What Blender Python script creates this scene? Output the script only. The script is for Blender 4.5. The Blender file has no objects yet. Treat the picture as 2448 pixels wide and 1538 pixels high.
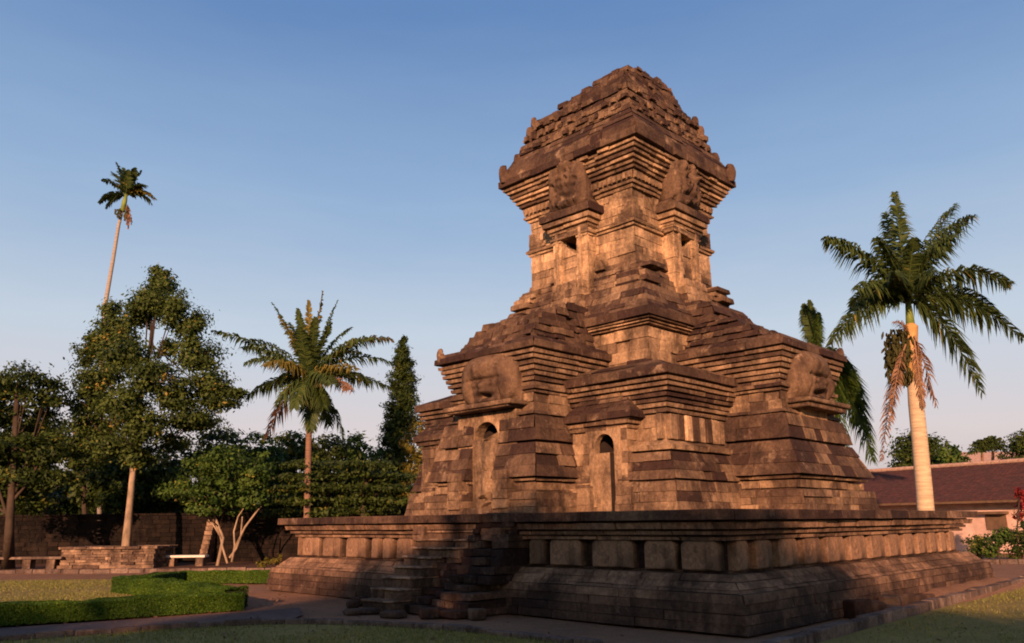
import bpy, math, random
import numpy as np
from mathutils import Vector, Matrix

# ------------------------------------------------------------------ camera, sky, sun
sc = bpy.context.scene
F_PX, PITCH, ROLL, EYE = 1915.7, math.radians(14.107), math.radians(-0.581), 1.6   # for a 2448 px wide frame
_F = Vector((0, math.cos(PITCH), math.sin(PITCH))); _R = Vector((1, 0, 0)); _U = Vector((0, -math.sin(PITCH), math.cos(PITCH)))
_R2 = _R*math.cos(ROLL) + _U*math.sin(ROLL); _U2 = -_R*math.sin(ROLL) + _U*math.cos(ROLL)
cam = bpy.data.objects.new('camera', bpy.data.cameras.new('camera'))
sc.collection.objects.link(cam)
cam.matrix_world = Matrix(((_R2.x, _U2.x, -_F.x, 0), (_R2.y, _U2.y, -_F.y, 0), (_R2.z, _U2.z, -_F.z, EYE), (0, 0, 0, 1)))
cam.data.sensor_width = 36.0
cam.data.lens = 36.0*F_PX/2448.0
cam.data.clip_end = 3000
sc.camera = cam

SUN_AZ, SUN_EL = math.radians(190), math.radians(14)      # azimuth clockwise from +Y
world = bpy.data.worlds.new("World"); sc.world = world; world.use_nodes = True
wn = world.node_tree.nodes; wl = world.node_tree.links
bg = wn['Background']
sky = wn.new('ShaderNodeTexSky'); sky.sky_type = 'NISHITA'; sky.sun_disc = False
sky.sun_elevation = SUN_EL; sky.sun_rotation = SUN_AZ
sky.air_density = 1.0; sky.dust_density = 1.6; sky.ozone_density = 2.5
# clear evening gradient away from the sun: blue overhead, pale and slightly pink at the horizon
tcw = wn.new('ShaderNodeTexCoord'); sep = wn.new('ShaderNodeSeparateXYZ'); wl.new(tcw.outputs['Generated'], sep.inputs[0])
rmp = wn.new('ShaderNodeValToRGB'); els = rmp.color_ramp.elements
els[0].position = 0.0; els[0].color = (.62, .50, .50, 1); els[1].position = .95; els[1].color = (.06, .13, .30, 1)
for p_, c_ in ((.10, (.76, .66, .66, 1)), (.22, (.60, .68, .78, 1)), (.38, (.32, .47, .70, 1)), (.58, (.14, .27, .54, 1))):
    e_ = els.new(p_); e_.color = c_
nzw = wn.new('ShaderNodeTexNoise'); nzw.inputs['Scale'].default_value = 2.2; nzw.inputs['Detail'].default_value = 6; nzw.inputs['Roughness'].default_value = .62
mpw = wn.new('ShaderNodeMapping'); mpw.inputs['Scale'].default_value = (1, 1, 5); wl.new(tcw.outputs['Generated'], mpw.inputs[0]); wl.new(mpw.outputs[0], nzw.inputs['Vector'])
mhz = wn.new('ShaderNodeMath'); mhz.operation = 'MULTIPLY_ADD'; mhz.inputs[1].default_value = -.09; wl.new(nzw.outputs['Fac'], mhz.inputs[0])
adz = wn.new('ShaderNodeMath'); adz.operation = 'ADD'; adz.inputs[1].default_value = .045; wl.new(sep.outputs['Z'], adz.inputs[0]); wl.new(adz.outputs[0], mhz.inputs[2])
wl.new(mhz.outputs[0], rmp.inputs[0])
sc10 = wn.new('ShaderNodeVectorMath'); sc10.operation = 'SCALE'; sc10.inputs['Scale'].default_value = 13.8; wl.new(rmp.outputs[0], sc10.inputs[0])
mr = wn.new('ShaderNodeMapRange'); mr.inputs['From Min'].default_value = -.45; mr.inputs['From Max'].default_value = .35; mr.inputs['To Max'].default_value = .85
wl.new(sep.outputs['Y'], mr.inputs['Value'])
mxw = wn.new('ShaderNodeMix'); mxw.data_type = 'RGBA'
wl.new(mr.outputs[0], mxw.inputs[0]); wl.new(sky.outputs[0], mxw.inputs[6]); wl.new(sc10.outputs[0], mxw.inputs[7])
wl.new(mxw.outputs[2], bg.inputs['Color'])
bg.inputs['Strength'].default_value = 0.050
sl = bpy.data.lights.new('sun', 'SUN'); sl.energy = 5.0; sl.angle = math.radians(0.6); sl.color = (1.0, 0.52, 0.29)
sun = bpy.data.objects.new('sun', sl); sc.collection.objects.link(sun)
_d = Vector((-math.sin(SUN_AZ)*math.cos(SUN_EL), -math.cos(SUN_AZ)*math.cos(SUN_EL), -math.sin(SUN_EL)))
sun.rotation_euler = _d.to_track_quat('-Z', 'Y').to_euler()
sc.view_settings.view_transform = 'Standard'; sc.view_settings.look = 'None'
sc.cycles.filter_width = 1.9
sc.view_settings.exposure = 0.6; sc.view_settings.gamma = 1.0

# ------------------------------------------------------------------ helpers
rnd = random.Random(7)
COL = sc.collection
K = 2448.0/2408.0
def at(x, y, Y):
    """world point seen at frame coordinate (x, y) at distance Y"""
    x *= K; y *= K
    d = _F + _R2*((x-1224)/F_PX) - _U2*((y-769)/F_PX)
    t = Y/d.y
    return Vector((d.x*t, Y, EYE+d.z*t))
def gnd(x, y):
    x *= K; y *= K
    d = _F + _R2*((x-1224)/F_PX) - _U2*((y-769)/F_PX)
    t = -EYE/d.z
    return Vector((d.x*t, d.y*t, 0))

def empty(name, label, cat, loc=(0, 0, 0), rz=0.0, group=None):
    o = bpy.data.objects.new(name, None); COL.objects.link(o)
    o.location = loc; o.rotation_euler = (0, 0, rz); o.empty_display_size = 0.3
    o['label'] = label; o['category'] = cat
    if group: o['group'] = group
    return o
def tag(o, label=None, cat=None, group=None, kind=None):
    if label: o['label'] = label
    if cat: o['category'] = cat
    if group: o['group'] = group
    if kind: o['kind'] = kind
    return o

class MB:
    def __init__(s): s.v = []; s.f = []; s.t = []
    def add(s, vs, fs, tone=0.5):
        b = len(s.v); s.v += [tuple(p) for p in vs]
        s.f += [tuple(i+b for i in f) for f in fs]; s.t += [tone]*len(fs)
    def box(s, x0, x1, y0, y1, z0, z1, tone=0.5, j=0.0, rz=0.0):
        vs = [(x, y, z) for z in (z0, z1) for x, y in ((x0, y0), (x1, y0), (x1, y1), (x0, y1))]
        if rz:
            cx, cy = (x0+x1)/2, (y0+y1)/2; c, q = math.cos(rz), math.sin(rz)
            vs = [(cx+(x-cx)*c-(y-cy)*q, cy+(x-cx)*q+(y-cy)*c, z) for x, y, z in vs]
        if j: vs = [(x+rnd.uniform(-j, j), y+rnd.uniform(-j, j), z+rnd.uniform(-j, j)) for x, y, z in vs]
        s.add(vs, BF, tone)
    def tube(s, pts, rad, n=8, tone=0.5, j=0.0):
        pts = [Vector(p) for p in pts]; vs = []; fs = []
        m = len(pts)
        for i, p in enumerate(pts):
            t = (pts[min(i+1, m-1)]-pts[max(i-1, 0)]).normalized()
            a = t.cross(Vector((0, 1, 0)) if abs(t.y) < .9 else Vector((1, 0, 0))).normalized(); b = t.cross(a)
            for k in range(n):
                an = 2*math.pi*k/n; r = rad[i]*(1+rnd.uniform(-j, j))
                vs.append(p + a*math.cos(an)*r + b*math.sin(an)*r)
        for i in range(m-1):
            for k in range(n):
                fs.append((i*n+k, i*n+(k+1) % n, (i+1)*n+(k+1) % n, (i+1)*n+k))
        fs.append(tuple(range(n-1, -1, -1))); fs.append(tuple(range((m-1)*n, m*n)))
        s.add(vs, fs, tone)
    def build(s, name, mat, parent=None, bevel=0.0, smooth=False):
        me = bpy.data.meshes.new(name); me.from_pydata(s.v, [], s.f)
        me.materials.append(mat)
        a = me.attributes.new('tone', 'FLOAT', 'FACE'); a.data.foreach_set('value', s.t)
        if smooth: me.polygons.foreach_set('use_smooth', [True]*len(s.f))
        me.update()
        o = bpy.data.objects.new(name, me); COL.objects.link(o)
        if parent: o.parent = parent
        if bevel:
            m = o.modifiers.new('bevel', 'BEVEL'); m.width = bevel; m.segments = 1; m.limit_method = 'ANGLE'; m.angle_limit = math.radians(40)
        return o
BF = [(0, 3, 2, 1), (4, 5, 6, 7), (0, 1, 5, 4), (1, 2, 6, 5), (2, 3, 7, 6), (3, 0, 4, 7)]

# ------------------------------------------------------------------ materials
def newmat(name):
    m = bpy.data.materials.new(name); m.use_nodes = True
    return m, m.node_tree.nodes, m.node_tree.links, m.node_tree.nodes['Principled BSDF']
def noise(n, l, scale, detail=4, rough=.6, stretch=None, coord='Object'):
    tc = n.new('ShaderNodeTexCoord'); t = n.new('ShaderNodeTexNoise')
    t.inputs['Scale'].default_value = scale; t.inputs['Detail'].default_value = detail; t.inputs['Roughness'].default_value = rough
    if stretch:
        mp = n.new('ShaderNodeMapping'); mp.inputs['Scale'].default_value = stretch
        l.new(tc.outputs[coord], mp.inputs[0]); l.new(mp.outputs[0], t.inputs['Vector'])
    else: l.new(tc.outputs[coord], t.inputs['Vector'])
    return t.outputs['Fac']
def ramp(n, l, src, p0, p1, c0=(0, 0, 0, 1), c1=(1, 1, 1, 1)):
    r = n.new('ShaderNodeValToRGB'); r.color_ramp.elements[0].position = p0; r.color_ramp.elements[1].position = p1
    r.color_ramp.elements[0].color = c0; r.color_ramp.elements[1].color = c1
    l.new(src, r.inputs[0]); return r.outputs[0]
def mix(n, l, fac, a, b, mode='MIX'):
    m = n.new('ShaderNodeMix'); m.data_type = 'RGBA'; m.blend_type = mode
    for sock, v in ((m.inputs['Factor'], fac), (m.inputs['A'], a), (m.inputs['B'], b)):
        pass
    fs = [i for i in m.inputs if i.name == 'Factor' and i.type == 'VALUE'][0]
    A = [i for i in m.inputs if i.name == 'A' and i.type == 'RGBA'][0]; B = [i for i in m.inputs if i.name == 'B' and i.type == 'RGBA'][0]
    for sock, v in ((fs, fac), (A, a), (B, b)):
        if isinstance(v, (int, float)): sock.default_value = v
        elif isinstance(v, tuple): sock.default_value = (*v[:3], 1)
        else: l.new(v, sock)
    return [o for o in m.outputs if o.type == 'RGBA'][0]
def bump(n, l, bs, src, strength, dist):
    b = n.new('ShaderNodeBump'); b.inputs['Strength'].default_value = strength; b.inputs['Distance'].default_value = dist
    l.new(src, b.inputs['Height']); prev = bs.inputs['Normal'].links
    if prev: l.new(prev[0].from_socket, b.inputs['Normal'])
    l.new(b.outputs[0], bs.inputs['Normal'])
def attr(n, name):
    a = n.new('ShaderNodeAttribute'); a.attribute_name = name; return a.outputs['Fac']

def stone_mat(name, dark, light, lichen, seedscale=1.0):
    m, n, l, bs = newmat(name)
    t = attr(n, 'tone')
    pw = n.new('ShaderNodeMath'); pw.operation = 'POWER'; pw.inputs[1].default_value = 1.2; l.new(t, pw.inputs[0])
    base = mix(n, l, pw.outputs[0], dark, light)
    b1 = ramp(n, l, noise(n, l, .9*seedscale, 7, .68), .46, .60)
    base = mix(n, l, b1, base, mix(n, l, .68, base, lichen))
    b2 = ramp(n, l, noise(n, l, 2.3*seedscale, 6, .7), .58, .68)
    base = mix(n, l, b2, base, mix(n, l, .35, base, (light[0]*.9, light[1]*.95, light[2]*1.05)))
    streak = ramp(n, l, noise(n, l, 3.2, 5, .7, (1, 1, .22)), .46, .72)
    base = mix(n, l, streak, base, mix(n, l, .7, base, (dark[0]*.55, dark[1]*.5, dark[2]*.55)))
    stain = ramp(n, l, noise(n, l, 1.6, 6, .7, (1, 1, .35)), .52, .62)
    base = mix(n, l, stain, base, mix(n, l, .5, base, (.035, .026, .022)))
    fine = ramp(n, l, noise(n, l, 14, 5, .75), .3, .75)
    base = mix(n, l, .45, base, fine, 'OVERLAY')
    l.new(base, bs.inputs['Base Color'])
    bs.inputs['Roughness'].default_value = .93; bs.inputs['Specular IOR Level'].default_value = .12
    bump(n, l, bs, noise(n, l, 3.5, 5, .65), .55, .06)
    bump(n, l, bs, noise(n, l, 18, 6, .75), .6, .025)
    return m
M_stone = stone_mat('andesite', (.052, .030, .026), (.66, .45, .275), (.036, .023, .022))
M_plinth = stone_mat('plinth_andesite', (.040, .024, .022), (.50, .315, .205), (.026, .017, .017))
M_rock = stone_mat('field_stone', (.10, .065, .05), (.42, .29, .20), (.06, .045, .04), 1.6)
M_kerb = stone_mat('kerb_stone', (.10, .07, .06), (.30, .22, .18), (.10, .08, .075), 1.6)

def simple(name, col, rough=.85, var=.35, scale=6, bmp=.3, stretch=None):
    m, n, l, bs = newmat(name)
    f = ramp(n, l, noise(n, l, scale, 5, .65, stretch), .3, .7)
    c = mix(n, l, f, tuple(x*(1-var) for x in col), tuple(min(1, x*(1+var)) for x in col))
    l.new(c, bs.inputs['Base Color']); bs.inputs['Roughness'].default_value = rough; bs.inputs['Specular IOR Level'].default_value = .2
    if bmp: bump(n, l, bs, noise(n, l, scale*3, 5, .7, stretch), bmp, .02)
    return m
M_niche_shade = simple('niche_shade_paint', (.035, .025, .022))  # near-black colour that paints shade inside the openings
M_bark = simple('pale_bark', (.30, .225, .16), var=.6, scale=3, stretch=(1, 1, .4), bmp=.5)
M_barkd = simple('dark_bark', (.055, .040, .030), var=.4, scale=4, stretch=(1, 1, .3), bmp=.5)
M_royal = simple('palm_bark', (.48, .375, .26), var=.3, scale=3, stretch=(.6, .6, 6), bmp=.4)
M_grey = simple('grey_palm_bark', (.30, .27, .24), var=.3, scale=3, stretch=(.6, .6, 6), bmp=.4)
M_coco = simple('coconut_bark', (.20, .12, .085), var=.4, scale=3, stretch=(.5, .5, 7), bmp=.5)
M_shaft = simple('crownshaft', (.42, .25, .10), var=.35, scale=2.5, bmp=.1, rough=.5)
M_shaftg = simple('green_crownshaft', (.16, .22, .05), var=.3, scale=2.5, bmp=.1, rough=.5)
M_husk = simple('fruit_strands', (.045, .045, .015), var=.8, scale=8)
M_plaster = simple('pink_plaster', (.60, .42, .36), var=.28, scale=1.2, bmp=.15)
M_white = simple('whitewashed_stone', (.70, .66, .60), var=.12, scale=5, bmp=.1)
M_wood = simple('timber', (.14, .09, .06), var=.3, scale=5)
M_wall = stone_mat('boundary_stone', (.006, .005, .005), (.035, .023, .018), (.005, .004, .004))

def tile_mat(name, col):
    m, n, l, bs = newmat(name)
    f = ramp(n, l, noise(n, l, 5, 6, .7), .3, .7)
    c = mix(n, l, f, tuple(x*.5 for x in col), tuple(x*1.5 for x in col))
    t = attr(n, 'tone'); c = mix(n, l, t, mix(n, l, .5, c, (.03, .02, .02)), c)
    l.new(c, bs.inputs['Base Color']); bs.inputs['Roughness'].default_value = .9
    bump(n, l, bs, noise(n, l, 20, 5, .7), .5, .02)
    return m
M_tile = tile_mat('clay_tile', (.085, .028, .022))
M_greenroof = tile_mat('green_roofing', (.10, .20, .15))

def leaf_mat(name, c0, c1, c2=None, trans=.35):
    m, n, l, bs = newmat(name)
    t = attr(n, 'tone')
    r = n.new('ShaderNodeValToRGB'); e = r.color_ramp.elements
    e[0].color = (*c0, 1); e[0].position = 0; e[1].color = (*c1, 1); e[1].position = .85
    if c2: x = e.new(1.0); x.color = (*c2, 1)
    l.new(t, r.inputs[0]); c = r.outputs[0]
    l.new(c, bs.inputs['Base Color']); bs.inputs['Roughness'].default_value = .6; bs.inputs['Specular IOR Level'].default_value = .25
    tr = n.new('ShaderNodeBsdfTranslucent'); l.new(c, tr.inputs[0])
    ms = n.new('ShaderNodeMixShader'); ms.inputs[0].default_value = trans
    out = n['Material Output']; l.new(bs.outputs[0], ms.inputs[1]); l.new(tr.outputs[0], ms.inputs[2]); l.new(ms.outputs[0], out.inputs[0])
    return m
M_leafA = leaf_mat('leaf_olive', (.016, .036, .009), (.115, .165, .034), (.36, .26, .06))
M_leafB = leaf_mat('leaf_deep', (.010, .024, .006), (.075, .115, .020), (.22, .20, .04))
M_leafC = leaf_mat('leaf_bright', (.020, .052, .010), (.10, .175, .028), (.28, .27, .05))
M_leafY = leaf_mat('leaf_yellow', (.08, .085, .015), (.24, .20, .035), (.40, .27, .07))
M_hedge = leaf_mat('hedge_leaf', (.02, .055, .006), (.095, .19, .014), (.22, .3, .03))
M_palm = leaf_mat('palm_leaf', (.014, .034, .012), (.085, .125, .03), (.34, .26, .07), .25)
M_palmY = leaf_mat('palm_leaf_yellowing', (.07, .075, .015), (.23, .19, .04), (.42, .27, .07), .3)
M_palmD = leaf_mat('palm_leaf_dead', (.14, .075, .045), (.34, .20, .12), (.46, .29, .18), .25)
M_grass = leaf_mat('grass_blade', (.10, .12, .026), (.33, .32, .085), (.52, .42, .16), .3)

def ground_mat(name, cols, scale=.6, bmp=.4):
    m, n, l, bs = newmat(name)
    f1 = ramp(n, l, noise(n, l, scale, 6, .65), .35, .65); f2 = ramp(n, l, noise(n, l, scale*9, 6, .75), .35, .7)
    c = mix(n, l, f1, cols[0], cols[1]); c = mix(n, l, f2, c, mix(n, l, .5, c, cols[2]))
    f3 = ramp(n, l, noise(n, l, scale*60, 3, .8), .3, .75); c = mix(n, l, .4, c, f3, 'OVERLAY')
    l.new(c, bs.inputs['Base Color']); bs.inputs['Roughness'].default_value = .95; bs.inputs['Specular IOR Level'].default_value = .1
    bump(n, l, bs, noise(n, l, scale*5, 5, .7), bmp, .08); bump(n, l, bs, noise(n, l, scale*60, 5, .75), .5, .015)
    return m
M_dirt = ground_mat('dirt', ((.30, .165, .10), (.21, .115, .075), (.38, .24, .15)))
M_lawn = ground_mat('lawn_soil', ((.20, .18, .05), (.32, .26, .08), (.42, .31, .13)), .8)
M_path = ground_mat('path_paving', ((.17, .12, .105), (.12, .085, .08), (.22, .16, .135)), .8, .2)
M_bed = ground_mat('bed_soil', ((.12, .065, .045), (.08, .045, .035), (.19, .11, .075)), .8)

# ------------------------------------------------------------------ ground sheets
def sheet(name, pts, z, mat, kind='structure', sub=0):
    me = bpy.data.meshes.new(name); me.from_pydata([(p[0], p[1], z) for p in pts], [], [tuple(range(len(pts)))])
    me.materials.append(mat); o = bpy.data.objects.new(name, me); COL.objects.link(o); o['kind'] = kind
    return o
def rough_ground():
    # fine near the temple, reaching the horizon; gentle unevenness, z <= 0
    xs = np.concatenate([[-1500, -600, -250, -120, -70], np.arange(-45, 45.1, 1.0), [70, 120, 250, 600, 1500]])
    ys = np.concatenate([[-300, -120, -60], np.arange(-40, 60.1, 1.0), [75, 100, 150, 300, 700, 1800]])
    vs = []; 
    for y in ys:
        for x in xs:
            vs.append((float(x), float(y), 0.02*(math.sin(x*.9+y*.4)*math.cos(y*.7-x*.2))-.03))
    nx = len(xs); fs = [(j*nx+i, j*nx+i+1, (j+1)*nx+i+1, (j+1)*nx+i) for j in range(len(ys)-1) for i in range(nx-1)]
    me = bpy.data.meshes.new('ground'); me.from_pydata(vs, [], fs); me.materials.append(M_dirt)
    me.polygons.foreach_set('use_smooth', [True]*len(fs))
    o = bpy.data.objects.new('ground', me); COL.objects.link(o); o['kind'] = 'structure'
rough_ground()

def smooth_line(pts, n=12):
    out = []
    P = [Vector((p[0], p[1])) for p in pts]; P = [2*P[0]-P[1]] + P + [2*P[-1]-P[-2]]
    for i in range(1, len(P)-2):
        for k in range(n):
            t = k/n; a, b, c, d = P[i-1:i+3]
            out.append(.5*((2*b)+(-a+c)*t+(2*a-5*b+4*c-d)*t*t+(-a+3*b-3*c+d)*t*t*t))
    out.append(P[-2]); return out
KERB_ARC = smooth_line([(-16, 7.2), (-11, 10.3), (-7.3, 12.55), (-5.2, 13.75), (-3.6, 14.15), (-1.6, 13.45), (.5, 11.8), (2.2, 9.6), (3.0, 7.5)])
path_pts = [(p.x, p.y) for p in KERB_ARC[:60]]
HEDGE_F = [(-16, 9.5), (-12.2, 12.0), (-8.75, 14.25), (-6.6, 15.6), (-5.35, 16.45)]
sheet('path', [(p.x, p.y) for p in KERB_ARC[:47]] + [(-3.9, 15.6), (-4.3, 16.9), (-5.0, 16.3)] + [(x+.15, y-.3) for x, y in HEDGE_F[::-1][1:]], .004, M_path)
sheet('front_lawn', [(p.x, p.y) for p in KERB_ARC] + [(3.0, 3), (-16, 3)], .008, M_lawn)
sheet('left_lawn', [(-40, 9), (-16, 9.6), (-12.2, 12.1), (-8.7, 14.4), (-5.5, 16.5), (-9.8, 21.0), (-10.3, 26.3), (-40, 27.5)], .008, M_lawn)
sheet('right_lawn', [(2.9, 9.9), (3.96, 11.49), (8.4, 16.35), (12.82, 21.2), (17.5, 26.3), (40, 28), (40, 2), (2.9, 2)], .008, M_lawn)
sheet('planting_bed', [(-26, 31.2), (-7, 31.0), (-6.5, 38.5), (-26, 38.5)], .004, M_bed)

def stone_line(name, label, cat, pts, w, h, L, mat, kind='structure'):
    mb = MB()
    P = [Vector((p[0], p[1])) for p in pts]
    seg = []; acc = 0
    # resample
    cum = [0]
    for a, b in zip(P[:-1], P[1:]): cum.append(cum[-1]+(b-a).length)
    def pos(s):
        s = min(max(s, 0), cum[-1]-1e-6)
        for i in range(len(cum)-1):
            if cum[i+1] >= s: return P[i].lerp(P[i+1], (s-cum[i])/(cum[i+1]-cum[i]))
    s = 0
    while s < cum[-1]-.1:
        l = L*rnd.uniform(.75, 1.25); a, b = pos(s+.008), pos(min(s+l, cum[-1])-.008); s += l
        t = (b-a).normalized(); nn = Vector((-t.y, t.x))*w/2; off = Vector((-t.y, t.x))*rnd.uniform(-.008, .008)
        hh = h+rnd.uniform(-.02, .015)
        vs = [(q.x, q.y, z) for z in (-.08, hh) for q in (a-nn+off, b-nn+off, b+nn+off, a+nn+off)]
        vs = [(x+rnd.uniform(-.008, .008), y+rnd.uniform(-.008, .008), z+rnd.uniform(-.006, .006)) for x, y, z in vs]
        mb.add(vs, BF, rnd.uniform(.2, .9))
    o = mb.build(name, mat, None, bevel=.012)
    if kind: o['kind'] = kind
    else: tag(o, label, cat)
    return o
stone_line('path_kerb', '', '', [(p.x, p.y) for p in KERB_ARC], .13, .09, .5, M_kerb)
stone_line('lawn_kerb', '', '', [(3.0, 10.4), (3.96, 11.49), (8.4, 16.35), (12.82, 21.2), (17.5, 26.3)], .2, .16, .62, M_kerb)
stone_line('far_kerb', '', '', [(12.5, 31.2), (16.9, 30.7), (22, 30.1), (30, 29)], .18, .14, .6, M_kerb)
stone_line('bed_kerb', '', '', [(-30, 30.9), (-15, 30.6), (-7.0, 30.3)], .2, .12, .6, M_kerb)

# ------------------------------------------------------------------ temple
TC = Vector((3.12, 21.8, 0)); TYAW = math.radians(90-44.66)
temple = empty('temple', 'tall weathered brown stone temple tower with carved heads, porches and stairs on a broad plinth', 'temple', TC, TYAW)

def ring(mb, x0, x1, y0, y1, courses, L=.5, tone=.5, tv=.3, j=.013, depth=.34, holes=(), miss=0.0, sh=.022, core=True):
    """courses of separate stones round a rectangle. course=(z0,z1,o0,o1[,L[,tone]]); holes: (side, a, b, z0, z1)
    side 'W' is -x, 'S' is -y, 'E' +x, 'N' +y"""
    for c in courses:
        z0, z1, o0, o1 = c[:4]; LL = c[4] if len(c) > 4 and c[4] else L; tn = c[5] if len(c) > 5 else tone
        if 1.7 < z0 < 5.6: tn *= .74      # the lower walls are toned darker than the tower
        for side in 'WSEN':
            if side in 'SN': a0, a1 = x0, x1
            else: a0, a1 = y0, y1
            runs = [(a0, a1)]
            for hs, ha, hb, hz0, hz1 in holes:
                if hs == side and z1 > hz0+.02 and z0 < hz1-.02:
                    nr = []
                    for ra, rb in runs:
                        if hb <= ra or ha >= rb: nr.append((ra, rb))
                        else:
                            if ha-ra > .03: nr.append((ra, ha))
                            if rb-hb > .03: nr.append((hb, rb))
                    runs = nr
            for ra, rb in runs:
                n = max(1, int(round((rb-ra)/LL))); cuts = [ra]
                off = rnd.uniform(-.3, .3)
                for k in range(1, n): cuts.append(ra+(rb-ra)*(k+off+rnd.uniform(-.18, .18))/n)
                cuts.append(rb); cuts = sorted(cuts)
                for k in range(len(cuts)-1):
                    if miss and rnd.random() < miss: continue
                    p, q = cuts[k], cuts[k+1]
                    if q-p < .02: continue
                    s = rnd.uniform(-sh, sh); g = .006
                    if rnd.random() < .05: s -= rnd.uniform(.02, .06)
                    p0 = p1 = p+g; q0 = q1 = q-g
                    lo = (p == a0); hi = (q == a1)
                    if lo: p0, p1 = p-o0, p-o1
                    if hi: q0, q1 = q+o0, q+o1
                    zz0, zz1 = z0+.003, z1-.003
                    # outer coordinate
                    dp = depth-min(o0, o1, 0)
                    if side == 'W': f = lambda u, o, z: (x0-o, u, z); inner = lambda u, z: (x0+dp, u, z)
                    elif side == 'E': f = lambda u, o, z: (x1+o, u, z); inner = lambda u, z: (x1-dp, u, z)
                    elif side == 'S': f = lambda u, o, z: (u, y0-o, z); inner = lambda u, z: (u, y0+dp, z)
                    else: f = lambda u, o, z: (u, y1+o, z); inner = lambda u, z: (u, y1-dp, z)
                    ip0 = a0+dp*.9 if lo else p0; iq0 = a1-dp*.9 if hi else q0
                    B = [f(p0, o0+s, zz0), f(q0, o0+s, zz0), inner(iq0, zz0), inner(ip0, zz0),
                         f(p1, o1+s, zz1), f(q1, o1+s, zz1), inner(iq0, zz1), inner(ip0, zz1)]
                    if side in 'WN': B = [B[1], B[0], B[3], B[2], B[5], B[4], B[7], B[6]]
                    B = [(x+rnd.uniform(-j, j), y+rnd.uniform(-j, j), z+rnd.uniform(-j, j)*.5) for x, y, z in B]
                    mb.add(B, BF, min(1, max(0, tn+rnd.gauss(0, tv*.48))))
    if core:
        cz0, cz1 = courses[0][0], courses[-1][1]
        for c in courses:
            i = .13 - min(c[2], c[3])
            hw = any(h[0] == 'W' and c[1] > h[3]+.02 and c[0] < h[4]-.02 for h in holes)
            hs_ = any(h[0] == 'S' and c[1] > h[3]+.02 and c[0] < h[4]-.02 for h in holes)
            ix0 = x0+(1.3 if hw else i); iy0 = y0+(1.3 if hs_ else i)
            if x1-i > ix0 and y1-i > iy0: mb.box(ix0, x1-i, iy0, y1-i, c[0]+.001, c[1]-.012, .15)

def steps(z0, z1, o0, o1, n, gap=.030, rec=.085, tone=.55, L=.7):
    """a run of thin ledges growing from o0 to o1, each with a recessed joint beneath"""
    out = []; h = (z1-z0)/n
    for k in range(n):
        o = o0+(o1-o0)*(k+1)/n; z = z0+k*h
        out.append((z, z+gap, o-rec-(o1-o0)/n*.6, o-rec-(o1-o0)/n*.6, L, .2)); out.append((z+gap, z+h, o, o+.006, L*rnd.uniform(.7, 1.3), tone+rnd.uniform(-.25, .2)))
    return out
def courses(z0, z1, o0, o1, h=.22, tone=None, L=None):
    n = max(1, int(round((z1-z0)/h))); out = []
    for k in range(n):
        a, b = k/n, (k+1)/n
        out.append((z0+(z1-z0)*a, z0+(z1-z0)*b, o0+(o1-o0)*a, o0+(o1-o0)*b, L) + ((tone,) if tone is not None else ()))
    return out
BV = .012
# --- plinth
PX0, PX1, PY0, PY1 = -6.2, 4.85, -6.35, 6.05
mb = MB()
ring(mb, PX0, PX1, PY0, PY1,
     courses(0, .28, .60, .58, .14, .22, .8) + [(.28, .42, .57, .56, .8, .28), (.42, .55, .55, .53, .9, .4), (.55, .60, .46, .42, .9, .5)]  # lowest courses toned darker to put shade along the foot
     + courses(.60, .80, .40, .20, .10, .6, .75) + [(.80, .84, .02, .02, .9, .2)]
     + courses(.84, 1.30, -.10, -.10, .23, .0, .5)  # recess wall at darkest tone, painting shade into the panel gaps
     + [(1.30, 1.36, .12, .13, .8, .6), (1.36, 1.385, .10, .10, .8, .2), (1.385, 1.45, .20, .21, .8, .55), (1.45, 1.475, .16, .16, .8, .2),
        (1.475, 1.585, .31, .33, .8, .6), (1.585, 1.615, .25, .25, .8, .1), (1.615, 1.775, .45, .45, .85, .2)],
     L=.6, tone=.45, tv=.16, depth=.6, j=.009)
mb.box(PX0+.2, PX1-.2, PY0+.2, PY1-.2, 1.2, 1.765, .4)
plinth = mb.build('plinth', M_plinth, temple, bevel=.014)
# paving of the terrace
mb = MB()
y = PY0-.1
while y < PY1:
    x = PX0-.1
    while x < PX1:
        w = rnd.uniform(.5, .8); mb.box(x, min(x+w, PX1+.1)-.01, y, min(y+.6, PY1+.1)-.01, 1.70, 1.78+rnd.uniform(-.004, .006), rnd.uniform(.3, .6)); x += w
    y += .6
mb.build('terrace_paving', M_plinth, plinth)

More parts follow.
